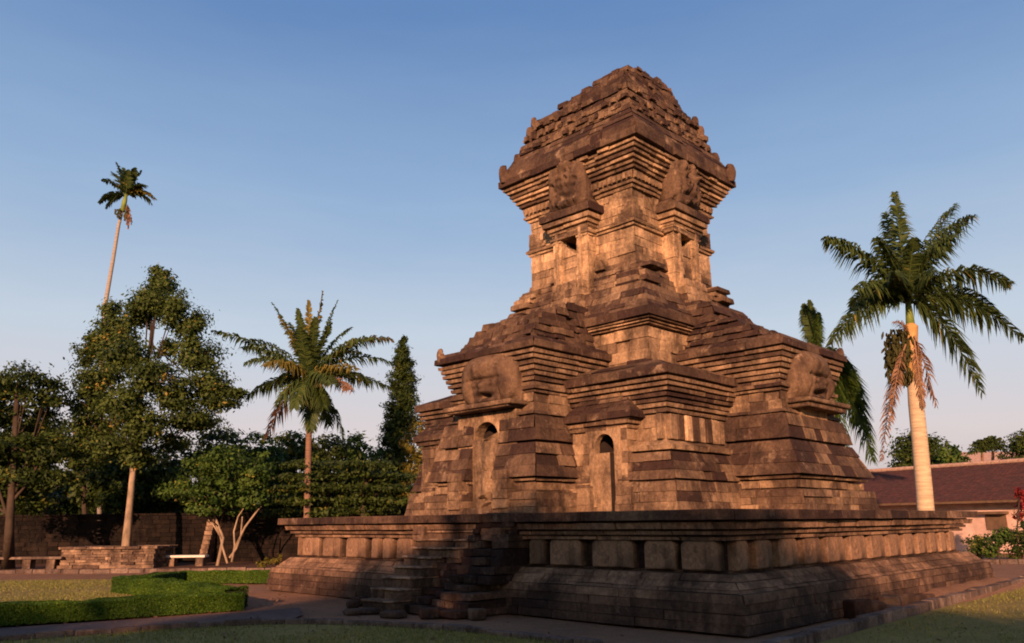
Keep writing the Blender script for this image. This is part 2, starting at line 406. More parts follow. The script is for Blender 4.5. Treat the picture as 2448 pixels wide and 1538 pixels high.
def panel_mesh(w, style):
    """relief panel standing in the plinth recess: rounded top slab with raised rim, local y along the face"""
    mb = MB(); h = .445; t = .10
    n = 7; pts = [(-w/2, 0), (w/2, 0)]
    r = min(.09, w*.2)
    for k in range(n+1):
        a = k/n*math.pi/2; pts.append((w/2-r+r*math.cos(a), h-r+r*math.sin(a)))
    for k in range(n+1):
        a = math.pi/2+k/n*math.pi/2; pts.append((-w/2+r+r*math.cos(a), h-r+r*math.sin(a)))
    m = len(pts)
    vs = [(0.16, p[0], p[1]) for p in pts]+[(-t+.02, p[0], p[1]) for p in pts]+[(-t, p[0]*.93, .02+p[1]*.93) for p in pts]
    fs = []
    for a in range(2):
        for k in range(m): fs.append((a*m+k, a*m+(k+1) % m, (a+1)*m+(k+1) % m, (a+1)*m+k))
    fs.append(tuple(range(2*m, 3*m))); mb.add(vs, fs, .55+.25*(style-.5))
    if w > .45:   # worn carving: a few soft lumps
        for k in range(3):
            cy = rnd.uniform(-w*.28, w*.28); cz = rnd.uniform(.12, .32); s = rnd.uniform(.04, .09)
            vs = []; fs = []
            for i in range(5):
                for q in range(8):
                    an = q*math.pi/4; ph = i/4*math.pi/2
                    vs.append((-t-.028*math.sin(ph)+.01, cy+s*math.cos(ph)*math.cos(an), cz+1.3*s*math.cos(ph)*math.sin(an)))
            for i in range(4):
                for q in range(8): fs.append((i*8+q, i*8+(q+1) % 8, (i+1)*8+(q+1) % 8, (i+1)*8+q))
            mb.add(vs, fs, .5)
    return mb
def put_panel(side, a, b):
    o = panel_mesh(b-a, rnd.random()).build('relief_panel', M_plinth, plinth, bevel=0)
    c = (a+b)/2
    if side == 'W': o.location = (PX0, c, .845)
    else: o.location = (c, PY0, .845); o.rotation_euler = (0, 0, math.pi/2)
L_pan = [(6.48, 6.02), (5.86, 5.05), (4.92, 4.12), (3.9, 3.05), (2.85, 2.5), (2.42, 2.05), (1.9, 1.3), (-2.2, -2.62), (-2.72, -3.52), (-3.72, -4.66), (-4.84, -5.5), (-5.56, -6.28)]
for a, b in L_pan: put_panel('W', min(a, b)+.03, (max(a, b) if a < 6.1 else 6.05)-.03)
xs = [-6.1, -5.5, -4.72, -3.8, -2.88, -1.86, -.84, .1, .98, 1.8, 2.58, 3.3, 3.95, 4.6]
for a, b in zip(xs[:-1], xs[1:]): put_panel('S', a+.09, b-.17)

# --- staircase on the left face
mb = MB()
TR = [(-8.12, .20), (-7.88, .40), (-7.64, .60), (-7.36, .79), (-7.14, .97), (-6.9, 1.14), (-6.68, 1.30), (-6.5, 1.46), (-6.3, 1.62)]
for k, (x, z) in enumerate(TR):
    nx = TR[k+1][0] if k+1 < len(TR) else x+.3
    ya = -.95 if k > 4 else -.42; yb = .52
    y = ya
    while y < yb-.05:
        w = min(rnd.uniform(.35, .6), yb-y)
        if yb-(y+w) < .15: w = yb-y
        q = rnd.uniform(-.02, .02); zt_ = z+rnd.uniform(-.008, .008)
        mb.box(x-.02+q, -6.0, y+.006, y+w-.006, z-.2, zt_-.045, rnd.uniform(.2, .5), .008); mb.box(x-.07+q, -6.0, y+.006, y+w-.006, zt_-.04, zt_, rnd.uniform(.8, 1.0), .006); y += w  # tread slabs toned paler for skylight as well as wear
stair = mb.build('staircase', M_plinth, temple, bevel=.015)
# ruined cheek masses beside the flight
mb = MB()
def rubble(mb, x0, y0, y1, prof, tone=.35):
    """stepped mass of rough blocks; prof=[(x,z)...] falling toward -x"""
    zmax = max(p[1] for p in prof); z = 0
    while z < zmax:
        h = rnd.uniform(.11, .17)
        xf = min([p[0] for p in prof if p[1] >= z+h*.6] or [prof[-1][0]])
        y = y0
        while y < y1-.05:
            w = min(rnd.uniform(.28, .5), y1-y)
            if rnd.random() > .06:
                mb.box(xf+rnd.uniform(-.08, .08), x0, y+.006, y+w-.006, z, z+h-.006, tone+rnd.uniform(-.25, .25), .018, 0)
            y += w
        z += h
rubble(mb, -6.0, -2.1, -1.0, [(-7.95, .16), (-7.65, .34), (-7.4, .54), (-7.2, .72), (-7.0, .92), (-6.85, 1.12), (-6.68, 1.35), (-6.55, 1.6), (-6.45, 1.74)], .1)
rubble(mb, -6.1, -1.0, -.42, [(-7.85, .15), (-7.65, .3), (-7.45, .5), (-7.2, .62), (-7.0, .8), (-6.9, .95)], .12)
rubble(mb, -6.1, .52, .9, [(-7.1, .18), (-6.95, .4), (-6.8, .7), (-6.65, 1.1), (-6.6, 1.45)], .4)
mb.build('stair_cheek', M_plinth, stair, bevel=.02)

# --- main body
def body(name, mb, parent=temple, bv=BV, mat=None):
    return mb.build(name, mat or M_stone, parent, bevel=bv)
mb = MB()
A = 3.75
H_main = [('W', -2.76, -2.10, 1.78, 3.52), ('W', 2.45, 2.85, 3.2, 3.5)]
ring(mb, -A, A, -A, A,
     courses(1.77, 2.38, .50, .40, .2, .42, .5) + [(2.38, 2.42, .30, .30, .6, .2)] + courses(2.42, 2.97, .40, .22, .18, .26, .5)
     + [(2.97, 3.01, -.02, -.02, .6, .15), (3.01, 3.12, .24, .26, .7, .5), (3.12, 3.22, .20, .04, .7, .55)]
     + courses(3.22, 3.76, .02, .02, .27, .62, .45),
     L=.5, tone=.5, holes=H_main, depth=.4)
ring(mb, -A, A, -A, A, steps(3.76, 3.98, .04, .10, 2) + steps(3.98, 4.50, .06, .28, 5, tone=.5), L=.6, depth=.4)
body('main_body', mb)
mb = MB()
ring(mb, -A, A, -A, A, [(4.50, 4.54, .20, .20, .8, .12), (4.54, 4.72, .34, .34, .8, .16)] + courses(4.72, 5.0, .28, -.35, .14, .14, .6) + courses(5.0, 5.12, -.45, -.8, .12, .14, .6), tone=.35, depth=.5)
body('main_roof', mb)
# corner pier panels flanking the near corner
mb = MB()
mb.box(-3.9, -3.72, -3.72, -3.60, 3.24, 3.76, .6)
for k in range(8):
    x = -3.76+k*.27; mb.box(x+rnd.uniform(0, .02), x+.25, -3.84-rnd.uniform(0, .05), -3.7, 3.23, 3.75, rnd.choice((.15, .45, .8, .95)), .012)
body('pier_panel', mb)

# --- upper square beneath the tower
B = 2.70
mb = MB()
ring(mb, -B, B, -B, B, courses(4.7, 6.0, 0, 0, .26, .72, .5) + steps(6.0, 6.18, .04, .18, 3, tone=.7), L=.5, tone=.72, tv=.25, depth=.45)
body('upper_body', mb)
mb = MB()
ring(mb, -B, B, -B, B, [(6.18, 6.21, .1, .1, .7, .1), (6.21, 6.42, .24, .24, .7, .14)] + courses(6.42, 6.66, .16, .02, .12, .16, .6)
     + courses(6.66, 7.06, -.10, -.30, .2, .22, .5) + courses(7.06, 7.28, -.36, -.44, .22, .25, .5) + [(7.28, 7.33, -.60, -.60, .6, .0)]
     + courses(7.33, 7.62, -.55, -.62, .15, .25, .5) + courses(7.62, 7.86, -.70, -.78, .12, .35, .5), tone=.42, tv=.3, depth=.6, j=.012, sh=.014)
# small broken stones and toothing on the sloping base
body('tower_base', mb, bv=.015)
# centre buttress bases below the tower false doors
mb = MB()
ring(mb, -2.55, 0, -.62, .62, courses(6.5, 7.05, .12, .02, .2, .45, .4) + courses(7.05, 7.7, -.08, -.16, .2, .55, .35), tone=.5)
ring(mb, -.62, .62, -2.55, 0, courses(6.5, 7.05, .12, .02, .2, .45, .4) + courses(7.05, 7.7, -.08, -.16, .2, .55, .35), tone=.5)
body('buttress', mb, bv=.015)

# --- tower
T = 1.80
mb = MB()
HT = [('W', -.20, .34, 7.2, 9.12), ('S', -.02, .46, 7.2, 9.12)]
ring(mb, -T, T, -T, T, courses(7.80, 8.05, .08, .02, .125, .35, .4) + courses(8.05, 8.45, 0, 0, .2, .6, .42) + courses(8.45, 8.93, 0, 0, .24, .95, .42)
     + [(8.93, 8.96, -.01, -.01, .5, .3), (8.96, 9.03, .05, .06, .5, .75), (9.03, 9.10, .10, .12, .5, .6), (9.10, 9.17, .12, .04, .5, .45)]
     + courses(9.17, 9.98, 0, 0, .2, .8, .4), L=.42, tone=.8, tv=.28, depth=.4, holes=HT)
for sx in (-1, 1):      # triangular corner ornaments over the middle band
    for sy in (-1, 1):
        for k in range(5):
            w = .52*(1-k/5)+.05; z = 9.17+k*.09
            xa, xb = sorted((sx*(T+.045), sx*(T-w))); ya, yb = sorted((sy*(T+.045), sy*(T-w)))
            mb.box(xa, xb, ya, yb, z, z+.088, .42, .008)
body('tower', mb)
mb = MB()
ring(mb, -T, T, -T, T, [(9.98, 10.05, .06, .08, .5, .7), (10.05, 10.075, .02, .02, .5, .2), (10.075, 10.15, .13, .15, .5, .6), (10.15, 10.18, .05, .05, .5, .15),
     (10.18, 10.40, .12, .16, .25, .5)] + steps(10.40, 11.03, .16, .56, 6, tone=.5, L=.4), tone=.5, tv=.25, depth=.4)
for side in 'WS':        # dentil row under the ledges
    for k in range(24):
        u = -T-.1+k*.158
        if side == 'W': mb.box(-T-.20, -T, u, u+.09, 10.2, 10.36, .5, .006)
        else: mb.box(u, u+.09, -T-.20, -T, 10.2, 10.36, .5, .006)
body('tower_cornice', mb)
mb = MB()
ring(mb, -T, T, -T, T, [(11.03, 11.06, .50, .50, .5, .1), (11.06, 11.26, .66, .66, .5, .10), (11.26, 11.5, .63, .60, .55, .12)]
     + courses(11.5, 12.02, .56, .30, .18, .10, .5) + [(12.02, 12.09, .02, .02, .5, .0)]
     + courses(12.09, 12.42, .24, .18, .165, .22, .3), tone=.2, tv=.15, depth=.7, j=.014, sh=.02)
ring(mb, -T, T, -T, T-.05, [(12.42, 12.48, -.03, -.03, .5, .0), (12.48, 12.64, .13, .10, .3, .25), (12.64, 12.80, .07, .04, .26, .18), (12.80, 12.86, -.12, -.12, .5, .0),
     (12.86, 13.04, .03, 0, .3, .2), (13.04, 13.22, -.04, -.08, .34, .14)], tone=.2, tv=.2, depth=.7, j=.02, sh=.035)
for (xa, xb, ya, yb, za, zb, ms) in ((-1.60, 1.50, -1.60, 1.25, 13.22, 13.38, .06), (-1.50, 1.40, -1.52, .90, 13.38, 13.54, .05), (-1.40, 1.34, -1.46, .55, 13.54, 13.70, .05), (-1.30, 1.30, -1.42, .22, 13.70, 13.85, .06),
                              (-1.18, 1.26, -1.38, -.10, 13.85, 14.0, .06), (-1.02, 1.22, -1.34, -.35, 14.0, 14.13, .06), (-.60, 1.18, -1.30, -.45, 14.13, 14.26, .06), (-.05, 1.05, -1.26, -.5, 14.26, 14.38, .15)):
    ring(mb, xa, xb, ya, yb, [(za, zb, 0, -.03, .30, .13)], tone=.15, tv=.16, depth=.5, j=.026, sh=.05, miss=ms)
for k in range(130):     # worn carved antefixes and toothed stones on the upper roof
    z = rnd.choice((12.12, 12.22, 12.5, 12.88)); o = T+.22-(z-12.1)*.28
    u = rnd.uniform(-o, o-.15); s = rnd.uniform(.09, .2); h = rnd.uniform(.08, .17)
    if rnd.random() < .5: mb.box(-o-rnd.uniform(0, .11), -o+.3, u, u+s, z, z+h, rnd.uniform(.02, .4), .015)
    else: mb.box(u, u+s, -o-rnd.uniform(0, .11), -o+.3, z, z+h, rnd.uniform(.02, .4), .015)
roof = body('tower_roof', mb, bv=.018)
def horn(x, y, z, s, tone=.2, name='antefix', parent=roof, ang=None):
    """up-curved corner stone: a curved tapering block"""
    mb = MB(); d = Vector((math.copysign(1, x), math.copysign(1, y), 0)).normalized() if ang is None else Vector(ang).normalized()
    n = Vector((-d.y, d.x, 0)); pr = [(.30, -.25, 1.25, 2.6), (.42, .15, 1.2, 2.4), (.46, .45, 1.1, 1.5), (.44, .75, 1.0, 1.0), (.36, 1.0, .85, .8), (.22, 1.12, .6, .5)]
    vs = []
    for (a, b, w, tk) in pr:
        for q, r in ((-1, -1), (1, -1), (1, 1), (-1, 1)):
            p = Vector((x, y, z)) + d*(a*s - (tk*s*.5 if r > 0 else 0)*1.0) + n*(q*w*s*.45) + Vector((0, 0, b*s))
            vs.append((p.x+rnd.uniform(-.01, .01), p.y+rnd.uniform(-.01, .01), p.z))
    fs = [(3, 2, 1, 0)]+[(i*4+k, i*4+(k+1) % 4, i*4+4+(k+1) % 4, i*4+4+k) for i in range(5) for k in range(4)]+[(20, 21, 22, 23)]
    mb.add(vs, fs, tone); return mb.build(name, M_stone, parent, bevel=.02)
for sx in (-1, 1):
    for sy in (-1, 1):
        near = sx < 0 and sy < 0
        horn(sx*2.30, sy*2.30, 11.28, .24 if near else .44, .12)
        if not near: horn(sx*2.02, sy*2.02, 11.74, .36, .12)
for sx, sy in ((-1, 1), (1, -1)):
    horn(sx*1.76, sy*1.76, 12.66, .32); horn(sx*1.66, sy*1.66, 13.0, .30)

# --- carved heads
def kala(name, w, h, bulge, loc, side, parent, kind):
    """monster-head relief as a closed relief surface: brow, eyes, nose, cheeks, mouth"""
    N, Mv = 56, 48; rr = random.Random(int(w*1000)+kind*17+(side == 'W'))
    def g(u, v, cu, cv, su, sv): return math.exp(-((u-cu)/su)**2-((v-cv)/sv)**2)
    ph = [rr.uniform(0, 6) for _ in range(8)]
    bumps = [(rr.uniform(0, .85), rr.uniform(-.85, .9), rr.uniform(.05, .13), rr.uniform(.05, .13), rr.choice((-1, 1, 1))*rr.uniform(.2, .5)) for _ in range(34)]
    def H(u, v):
        q_ = 3.2 if kind == 0 else 6; r = (abs(u)**q_+abs(v)**q_)
        e = max(0, 1-r)
        z = e**.38
        if kind == 0:    # unfinished smooth head
            z += .60*g(u, v, -.12, .40, .60, .40)*e**.3 - .42*g(u, v, -.05, -.04, .62, .055)
            for s in (-1, 1):
                z += .34*g(u, v, s*.27, -.18, .14, .12) - .45*g(u, v, s*.27, -.18, .06, .05)
                z += .38*g(u, v, s*.64, -.30, .16, .40); z -= .50*g(u, v, s*.46, -.42, .045, .36)
            z += .55*g(u, v, 0, -.30, .12, .16) + .30*g(u, v, 0, -.50, .32, .09) - .75*g(u, v, 0, -.66, .20, .07) + .30*g(u, v, 0, -.84, .3, .08)
        else:            # finished, weathered head
            for (bu, bv, su, sv, am) in bumps: z += am*g(abs(u), v, bu, bv, su, sv)*e**.5
            z += .18*g(u, v, 0, .62, .5, .25)
            for s in (-1, 1):
                z += .42*g(u, v, s*.34, .12, .2, .2) - .25*g(u, v, s*.34, .10, .08, .08); z += .2*g(u, v, s*.7, -.2, .15, .4)
                z += .2*g(u, v, s*.25, -.62, .08, .16)
            z += .45*g(u, v, 0, -.12, .15, .25) - .5*g(u, v, 0, -.52, .45, .13) + .3*g(u, v, 0, -.8, .45, .12)
        return z*bulge
    vs = []
    for j in range(Mv+1):
        for i in range(N+1):
            u = -1+2*i/N; v = -1+2*j/Mv; vs.append((-H(u*.985, v*.985), -u*w/2*(1-.10*max(0, v)**2), v*h/2))
    nb = len(vs)
    fs = [(j*(N+1)+i, j*(N+1)+i+1, (j+1)*(N+1)+i+1, (j+1)*(N+1)+i) for j in range(Mv) for i in range(N)]
    # closed back
    vs += [(.35, w/2, -h/2), (.35, -w/2, -h/2), (.35, -w/2*.9, h/2), (.35, w/2*.9, h/2)]
    fs.append((nb+3, nb+2, nb+1, nb))
    bot = list(range(0, N+1)); top = list(range(Mv*(N+1), Mv*(N+1)+N+1)); lf = [j*(N+1) for j in range(Mv+1)]; rt = [j*(N+1)+N for j in range(Mv+1)]
    fs.append(tuple(bot[::-1]+[nb, nb+1])); fs.append(tuple(top+[nb+2, nb+3])); fs.append(tuple(lf+[nb+3, nb])); fs.append(tuple(rt[::-1]+[nb+1, nb+2]))
    mb = MB(); mb.add(vs, fs, .24 if kind == 0 else .2)
    o = mb.build(name, M_stone, parent, smooth=True)
    o.location = loc; o.rotation_euler = (0, 0, 0 if side == 'W' else math.pi/2)
    return o

def shade_lining(side, u0, u1, z0, z1, xf, xb, parent):
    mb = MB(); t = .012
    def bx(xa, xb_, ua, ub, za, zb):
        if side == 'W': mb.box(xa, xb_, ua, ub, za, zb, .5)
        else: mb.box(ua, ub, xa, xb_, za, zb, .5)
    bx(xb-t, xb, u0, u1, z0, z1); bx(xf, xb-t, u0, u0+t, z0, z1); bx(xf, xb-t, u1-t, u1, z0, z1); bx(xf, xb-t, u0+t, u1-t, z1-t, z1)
    return mb.build('painted_shade_lining', M_niche_shade, parent)  # thin near-black boxes put the shade of a deep opening into colour
# --- tower false doors with canopies and heads
def ext(mb, pts, y0, y1, tone, axis):
    pass
def aedicule(side, ctr):
    mb = MB(); b = 2.16
    def R(x0, x1, y0, y1, cs, **k):
        if side == 'W': ring(mb, x0, x1, y0+ctr, y1+ctr, cs, **k)
        else: ring(mb, y0+ctr, y1+ctr, x0, x1, cs, **k)
    def hole(a, b_, z0, z1): return (side, a+ctr, b_+ctr, z0, z1)
    o0 = (-.19, .31) if side == 'W' else (-.22, .26)
    R(-b, -1.2, -.60, .60, courses(7.05, 9.15, 0, 0, .21, .85, .3) + [(9.15, 9.30, .03, .03, .4, .8)], tone=.85, tv=.2, depth=.3,
      holes=(hole(o0[0], o0[1], 7.06, 9.12), ('E' if side == 'W' else 'N', o0[0]+ctr, o0[1]+ctr, 7.06, 9.12)))
    # rubble filling of the lower doorway, set back in the opening
    z = 7.05; k = 0
    while z < 8.34:
        h = rnd.uniform(.12, .17)
        x0 = -b+.04+.02*k/5
        if side == 'W': mb.box(x0, -1.4, o0[0]+ctr-.02, o0[1]+ctr+.02, z, z+h-.005, rnd.uniform(.45, .8), .015)
        else: mb.box(o0[0]+ctr-.02, o0[1]+ctr+.02, x0, -1.4, z, z+h-.005, rnd.uniform(.45, .8), .015)
        z += h; k += 1
    # slanted fill leaving a three-cornered gap
    a, c = (o0[1]+ctr, o0[0]+ctr) if side == 'W' else (o0[1]+ctr, o0[0]+ctr)
    zt = 9.14
    tri = [(a, z), (a, zt-.27), (c, z+.01)]
    vs = []
    for xx in (-b+.05, -b+.5):
        for u, zz in tri: vs.append((xx, u, zz) if side == 'W' else (u, xx, zz))
    mb.add(vs, [(0, 1, 2), (5, 4, 3), (0, 3, 4, 1), (1, 4, 5, 2), (2, 5, 3, 0)], .75)
    # raised door frame
    for s in (-1, 1):
        ya, yb = sorted((s*.36, s*.44))
        if side == 'W': mb.box(-b-.05, -b+.1, ya+ctr+.05, yb+ctr+.05, 7.6, 9.2, .8, .006)
        else: mb.box(ya+ctr+.03, yb+ctr+.03, -b-.05, -b+.1, 7.6, 9.2, .8, .006)
    # capitals
    R(-b, -1.2, -.60, .60, [(9.0, 9.06, .05, .06, .5, .6), (9.06, 9.18, .02, .02, .5, .3), (9.18, 9.24, .06, .07, .5, .5), (9.24, 9.27, .02, .02, .5, .2), (9.27, 9.35, .11, .12, .5, .65), (9.35, 9.38, .08, .08, .5, .2),
       (9.38, 9.50, .20, .21, .5, .6), (9.50, 9.53, .16, .16, .5, .1)], tone=.6, tv=.15, depth=.3)
    R(-b, -1.2, -.62, .62, [(9.53, 9.74, .26, .25, .6, .14)] + courses(9.74, 9.98, .20, .02, .12, .15, .5) + courses(9.98, 10.9, -.02, -.05, .23, .55, .4), tone=.4, tv=.2, depth=.3)
    # small finials either side at the sill
    for s in (-1, 1):
        for k in range(4):
            w = .13*(1-k/4)+.02; u = s*.78+ctr; z0 = 7.95+k*.07
            if side == 'W': mb.box(-T-.16, -T+.05, u-w, u+w, z0, z0+.07, .35, .006)
            else: mb.box(u-w, u+w, -T-.16, -T+.05, z0, z0+.07, .35, .006)
    o = mb.build('false_door', M_stone, temple, bevel=.009)
    shade_lining(side, o0[0]+ctr+.004, o0[1]+ctr-.004, 7.2, 9.11, -b+.2, -b+1.1, o)
    if side == 'W': kala('carved_head', 1.30, 1.44, .23, (-b+.0, ctr-.02, 10.48), 'W', o, 1)
    else: kala('carved_head', 1.32, 1.44, .23, (ctr-.05, -b+.0, 10.48), 'S', o, 1)
aedicule('W', .03); aedicule('S', .05)

# --- porches with big heads
def arch_panel(mb, side, c, x, w, z0, z1, aw, atop, tone, t=.2):
    """wall panel with an arched opening; x is the outer face coordinate (negative side), c centre"""
    pts_o = [(c-w/2, z0), (c-w/2, z1), (c+w/2, z1), (c+w/2, z0)]
    n = 12; r = aw/2; ar = [(c+r*math.cos(math.pi*k/n), atop-r+r*math.sin(math.pi*k/n)) for k in range(n+1)]   # from +r to -r
    ins = [(c+r, z0)] + ar + [(c-r, z0)]
    # strips: left jamb, right jamb, over-arch fan
    def P(u, z, d): return (x+d, u, z) if side == 'W' else (u, x+d, z)
    def prism(poly):
        m = len(poly); vs = [P(u, z, 0) for u, z in poly]+[P(u, z, t) for u, z in poly]
        mb.add(vs, [tuple(range(m)), tuple(range(2*m-1, m-1, -1))]+[(k, m+k, m+(k+1) % m, (k+1) % m) for k in range(m)], tone+rnd.uniform(-.08, .08))
    prism([(c+r, z0), (c+w/2, z0), (c+w/2, atop-r), (c+r, atop-r)]); prism([(c-w/2, z0), (c-r, z0), (c-r, atop-r), (c-w/2, atop-r)])
    for k in range(n):
        (u0, a0), (u1, a1) = ar[k], ar[k+1]
        e0 = (c+w/2*(1-2*k/n), z1); e1 = (c+w/2*(1-2*(k+1)/n), z1)
        if k == 0: poly = [(u0, a0), (c+w/2, a0), e0, e1, (u1, a1)]
        elif k == n-1: poly = [(u0, a0), e0, e1, (c-w/2, a1), (u1, a1)]
        else: poly = [(u0, a0), e0, e1, (u1, a1)]
        prism(poly)
def porch(side, ctr, detail=True):
    mb = MB(); b = 5.05 if side in 'WS' else 3.85; wl = 1.30
    sgn = -1 if side in 'WS' else 1
    def R(m, x0, w, cs, extra=(), **k):
        xa, xb = (x0, -2.2) if sgn < 0 else (2.2, -x0)
        if side in 'WE': ring(m, xa, xb, -w+ctr, w+ctr, cs, holes=extra, **k)
        else: ring(m, -w+ctr, w+ctr, xa, xb, cs, holes=extra, **k)
    H = ((side, ctr-.42, ctr+.42, 1.98, 3.9),) if side == 'W' else ()
    if side in 'SN': lo = .10
    else: lo = 0
    R(mb, -b, wl, courses(1.77, 2.22, .50+lo, .48+lo, .15, .42, .45) + [(2.22, 2.26, .34, .34, .5, .2), (2.26, 2.42, .30+lo, .30+lo, .5, .6), (2.42, 2.45, .26, .26, .5, .1), (2.45, 2.50, .36+lo, .38+lo, .6, .65), (2.50, 2.53, .28, .28, .5, .1)]
      + courses(2.53, 3.26, .50+lo, .26, .24, .24, .5) + [(3.26, 3.31, .16, .16, .5, .1)] + courses(3.31, 3.84, .28, .16, .26, .28, .5)
      + [(3.84, 3.88, .08, .08, .5, .12), (3.88, 3.96, .14, .10, .6, .5)], extra=H, tone=.45, tv=.28, depth=.36)
    R(mb, -b, wl, courses(3.96, 4.36, .02, .02, .2, .68, .4) + [(4.36, 4.41, .07, .08, .5, .6), (4.41, 4.44, .03, .03, .5, .15), (4.44, 4.52, .12, .13, .5, .5), (4.52, 4.60, .06, .04, .5, .4)]
      + steps(4.60, 5.28, .04, .28, 6, tone=.5, L=.6), tone=.55, tv=.2, depth=.36)
    o = mb.build('porch', M_stone, temple, bevel=BV)
    if side in 'EN': return o
    # roof
    mb = MB()
    R(mb, -b, wl, [(5.28, 5.31, .22, .22, .6, .1), (5.31, 5.46, .35, .35, .7, .14), (5.46, 5.58, .31, .20, .7, .14)], tone=.36, tv=.2, depth=.5, j=.014)
    if side == 'W':
        tiers = ((-4.98, 1.18, 5.58, 5.74), (-4.86, 1.13, 5.74, 5.86), (-4.78, 1.10, 5.86, 6.03), (-4.58, 1.04, 6.03, 6.20), (-4.36, 1.0, 6.20, 6.40), (-3.85, .95, 6.40, 6.60), (-3.4, .88, 6.60, 6.80))
    else:
        tiers = ((-4.92, 1.25, 5.58, 5.68), (-4.62, 1.2, 5.68, 5.84), (-4.42, 1.15, 5.84, 6.0), (-4.12, 1.1, 6.0, 6.15), (-3.98, 1.06, 6.15, 6.27), (-3.42, 1.0, 6.27, 6.50), (-3.36, .95, 6.50, 6.70), (-3.22, .85, 6.70, 6.85), (-2.9, .7, 6.85, 6.98))
    for q_, (x0, w, z0, z1) in enumerate(tiers):
        R(mb, x0, w, [(z0, z1, .05, .0 if side == 'W' else -.05, .36, .16 if q_ % 3 else .05)], tone=.16, tv=.2, depth=.6, j=.024, sh=.045, miss=.03)
    r = mb.build('porch_roof', M_stone, o, bevel=.018)
    if side == 'W':
        horn(-5.28, ctr+1.52, 5.42, .28, parent=r, name='antefix')
        kala('carved_head', 1.84, 1.20, .27, (-5.16, ctr-.10, 4.78), 'W', o, 0)
        mb = MB(); mb.box(-5.62, -5.0, ctr-1.12, ctr+1.1, 4.10, 4.20, .42, .01); mb.box(-5.56, -5.0, ctr-1.0, ctr+1.0, 4.05, 4.10, .3, .01)
        mb.build('ledge', M_stone, o, bevel=.015)
        mb = MB(); arch_panel(mb, 'W', ctr+.02, -5.24, 1.9, 1.98, 4.03, .80, 3.82, .66, .3); mb.build('niche', M_stone, o, bevel=.008)
        # worn statue remnant left standing in the niche
        mb = MB(); pts = []; rad = []
        for k in range(13):
            z = 1.9+k*.135; pts.append((-5.12+.06*math.sin(k*1.3), ctr-.12+.05*math.sin(k*2.1), z)); rad.append(.33+.05*math.sin(k*2.7)-.008*k)
        mb.tube(pts, rad, 9, .5, .10); mb.box(-5.3, -4.4, ctr-.42, ctr+.42, 1.9, 3.42, .45, .02)
        shade_lining('W', ctr-.40, ctr+.40, 2.1, 3.86, -4.93, -3.95, o)
        mb.build('statue_remnant', M_stone, o, bevel=.02)
        # side piers of the porch front
        for a0_, a1_ in ((.5, .9), (-1.0, -.55)):
            mb = MB()
            for z in np.arange(1.9, 2.5, .2): mb.box(-5.62, -5.0, ctr+a0_, ctr+a1_, float(z), float(z)+.195, rnd.uniform(.3, .6), .012)
            mb.build('niche_pier', M_stone, o, bevel=.012)
    elif side == 'S':
        horn(ctr+1.5, -5.28, 5.42, .22, parent=r, name='antefix')
        kala('carved_head', 1.84, 1.20, .28, (ctr-.08, -5.16, 4.78), 'S', o, 0)
        mb = MB(); mb.box(ctr-1.05, ctr+1.1, -5.6, -5.0, 4.10, 4.20, .42, .01); mb.box(ctr-.95, ctr+1.0, -5.52, -5.0, 4.0, 4.10, .35, .01)
        mb.build('ledge', M_stone, o, bevel=.015)
        mb = MB(); arch_panel(mb, 'S', ctr, -5.20, 1.3, 2.55, 4.0, .62, 3.8, .6, .1)
        mb.box(ctr-.3, ctr+.3, -5.17, -5.0, 2.55, 3.8, .1)
        mb.build('niche', M_stone, o, bevel=.008)
    return o
porch('W', .05); porch('S', .05); porch('E', 0); porch('N', 0)

# --- smaller canopied niches either side of the front porch
def side_niche(y0, y1, lip, arch=None):
    mb = MB(); x = -4.12
    c = (y0+y1)/2
    hol = (('W', arch[0]-.08, arch[1]+.08, 1.78, 3.5), ('E', arch[0]-.08, arch[1]+.08, 1.78, 3.5)) if arch else ()
    ring(mb, x, -3.4, y0+.15, y1-.15, courses(1.77, 2.3, .18, .14, .2, .5, .4) + courses(2.3, 3.5, 0, 0, .24, .6, .35) + [(3.5, 3.56, .03, .05, .5, .55), (3.56, 3.60, .0, .0, .5, .2), (3.60, 3.68, .10, .12, .5, .5)],
         holes=hol, tone=.55, tv=.25, depth=.3)
    ring(mb, x, -3.4, y0+.05, y1-.05, [(3.68, 3.71, .08, .08, .5, .12), (3.71, 3.86, .16, .15, .6, .15)] + courses(3.86, 4.22, .1, -.22, .12, .15, .5), tone=.35, tv=.2, depth=.3)
    if arch:
        aw = arch[1]-arch[0]; arch_panel(mb, 'W', (arch[0]+arch[1])/2, x-.03, aw+.34, 1.9, 3.52, aw, 3.42, .6, .16)
        mb.box(x-.0, x+.5, arch[0]+.15, arch[1]+.05, 1.80, 3.02, .5, .01)       # back stone, leaving a slit whose side is painted dark below
    o = mb.build('side_niche', M_stone, temple, bevel=.01)
    if arch:
        mb = MB(); mb.box(x+.012, x+.5, arch[0]+.138, arch[0]+.149, 1.80, 3.02, .5); mb.build('painted_slit_shade', M_niche_shade, o)  # dark slab paints shade onto the slit's inner face
    if arch: shade_lining('W', arch[0]-.06, arch[1]+.06, 1.82, 3.48, x+.14, x+.66, o)
    return o
side_niche(-3.16, -1.38, 3.74, (-2.68, -2.18))
side_niche(1.5, 3.85, 3.74, (2.6, 2.95))

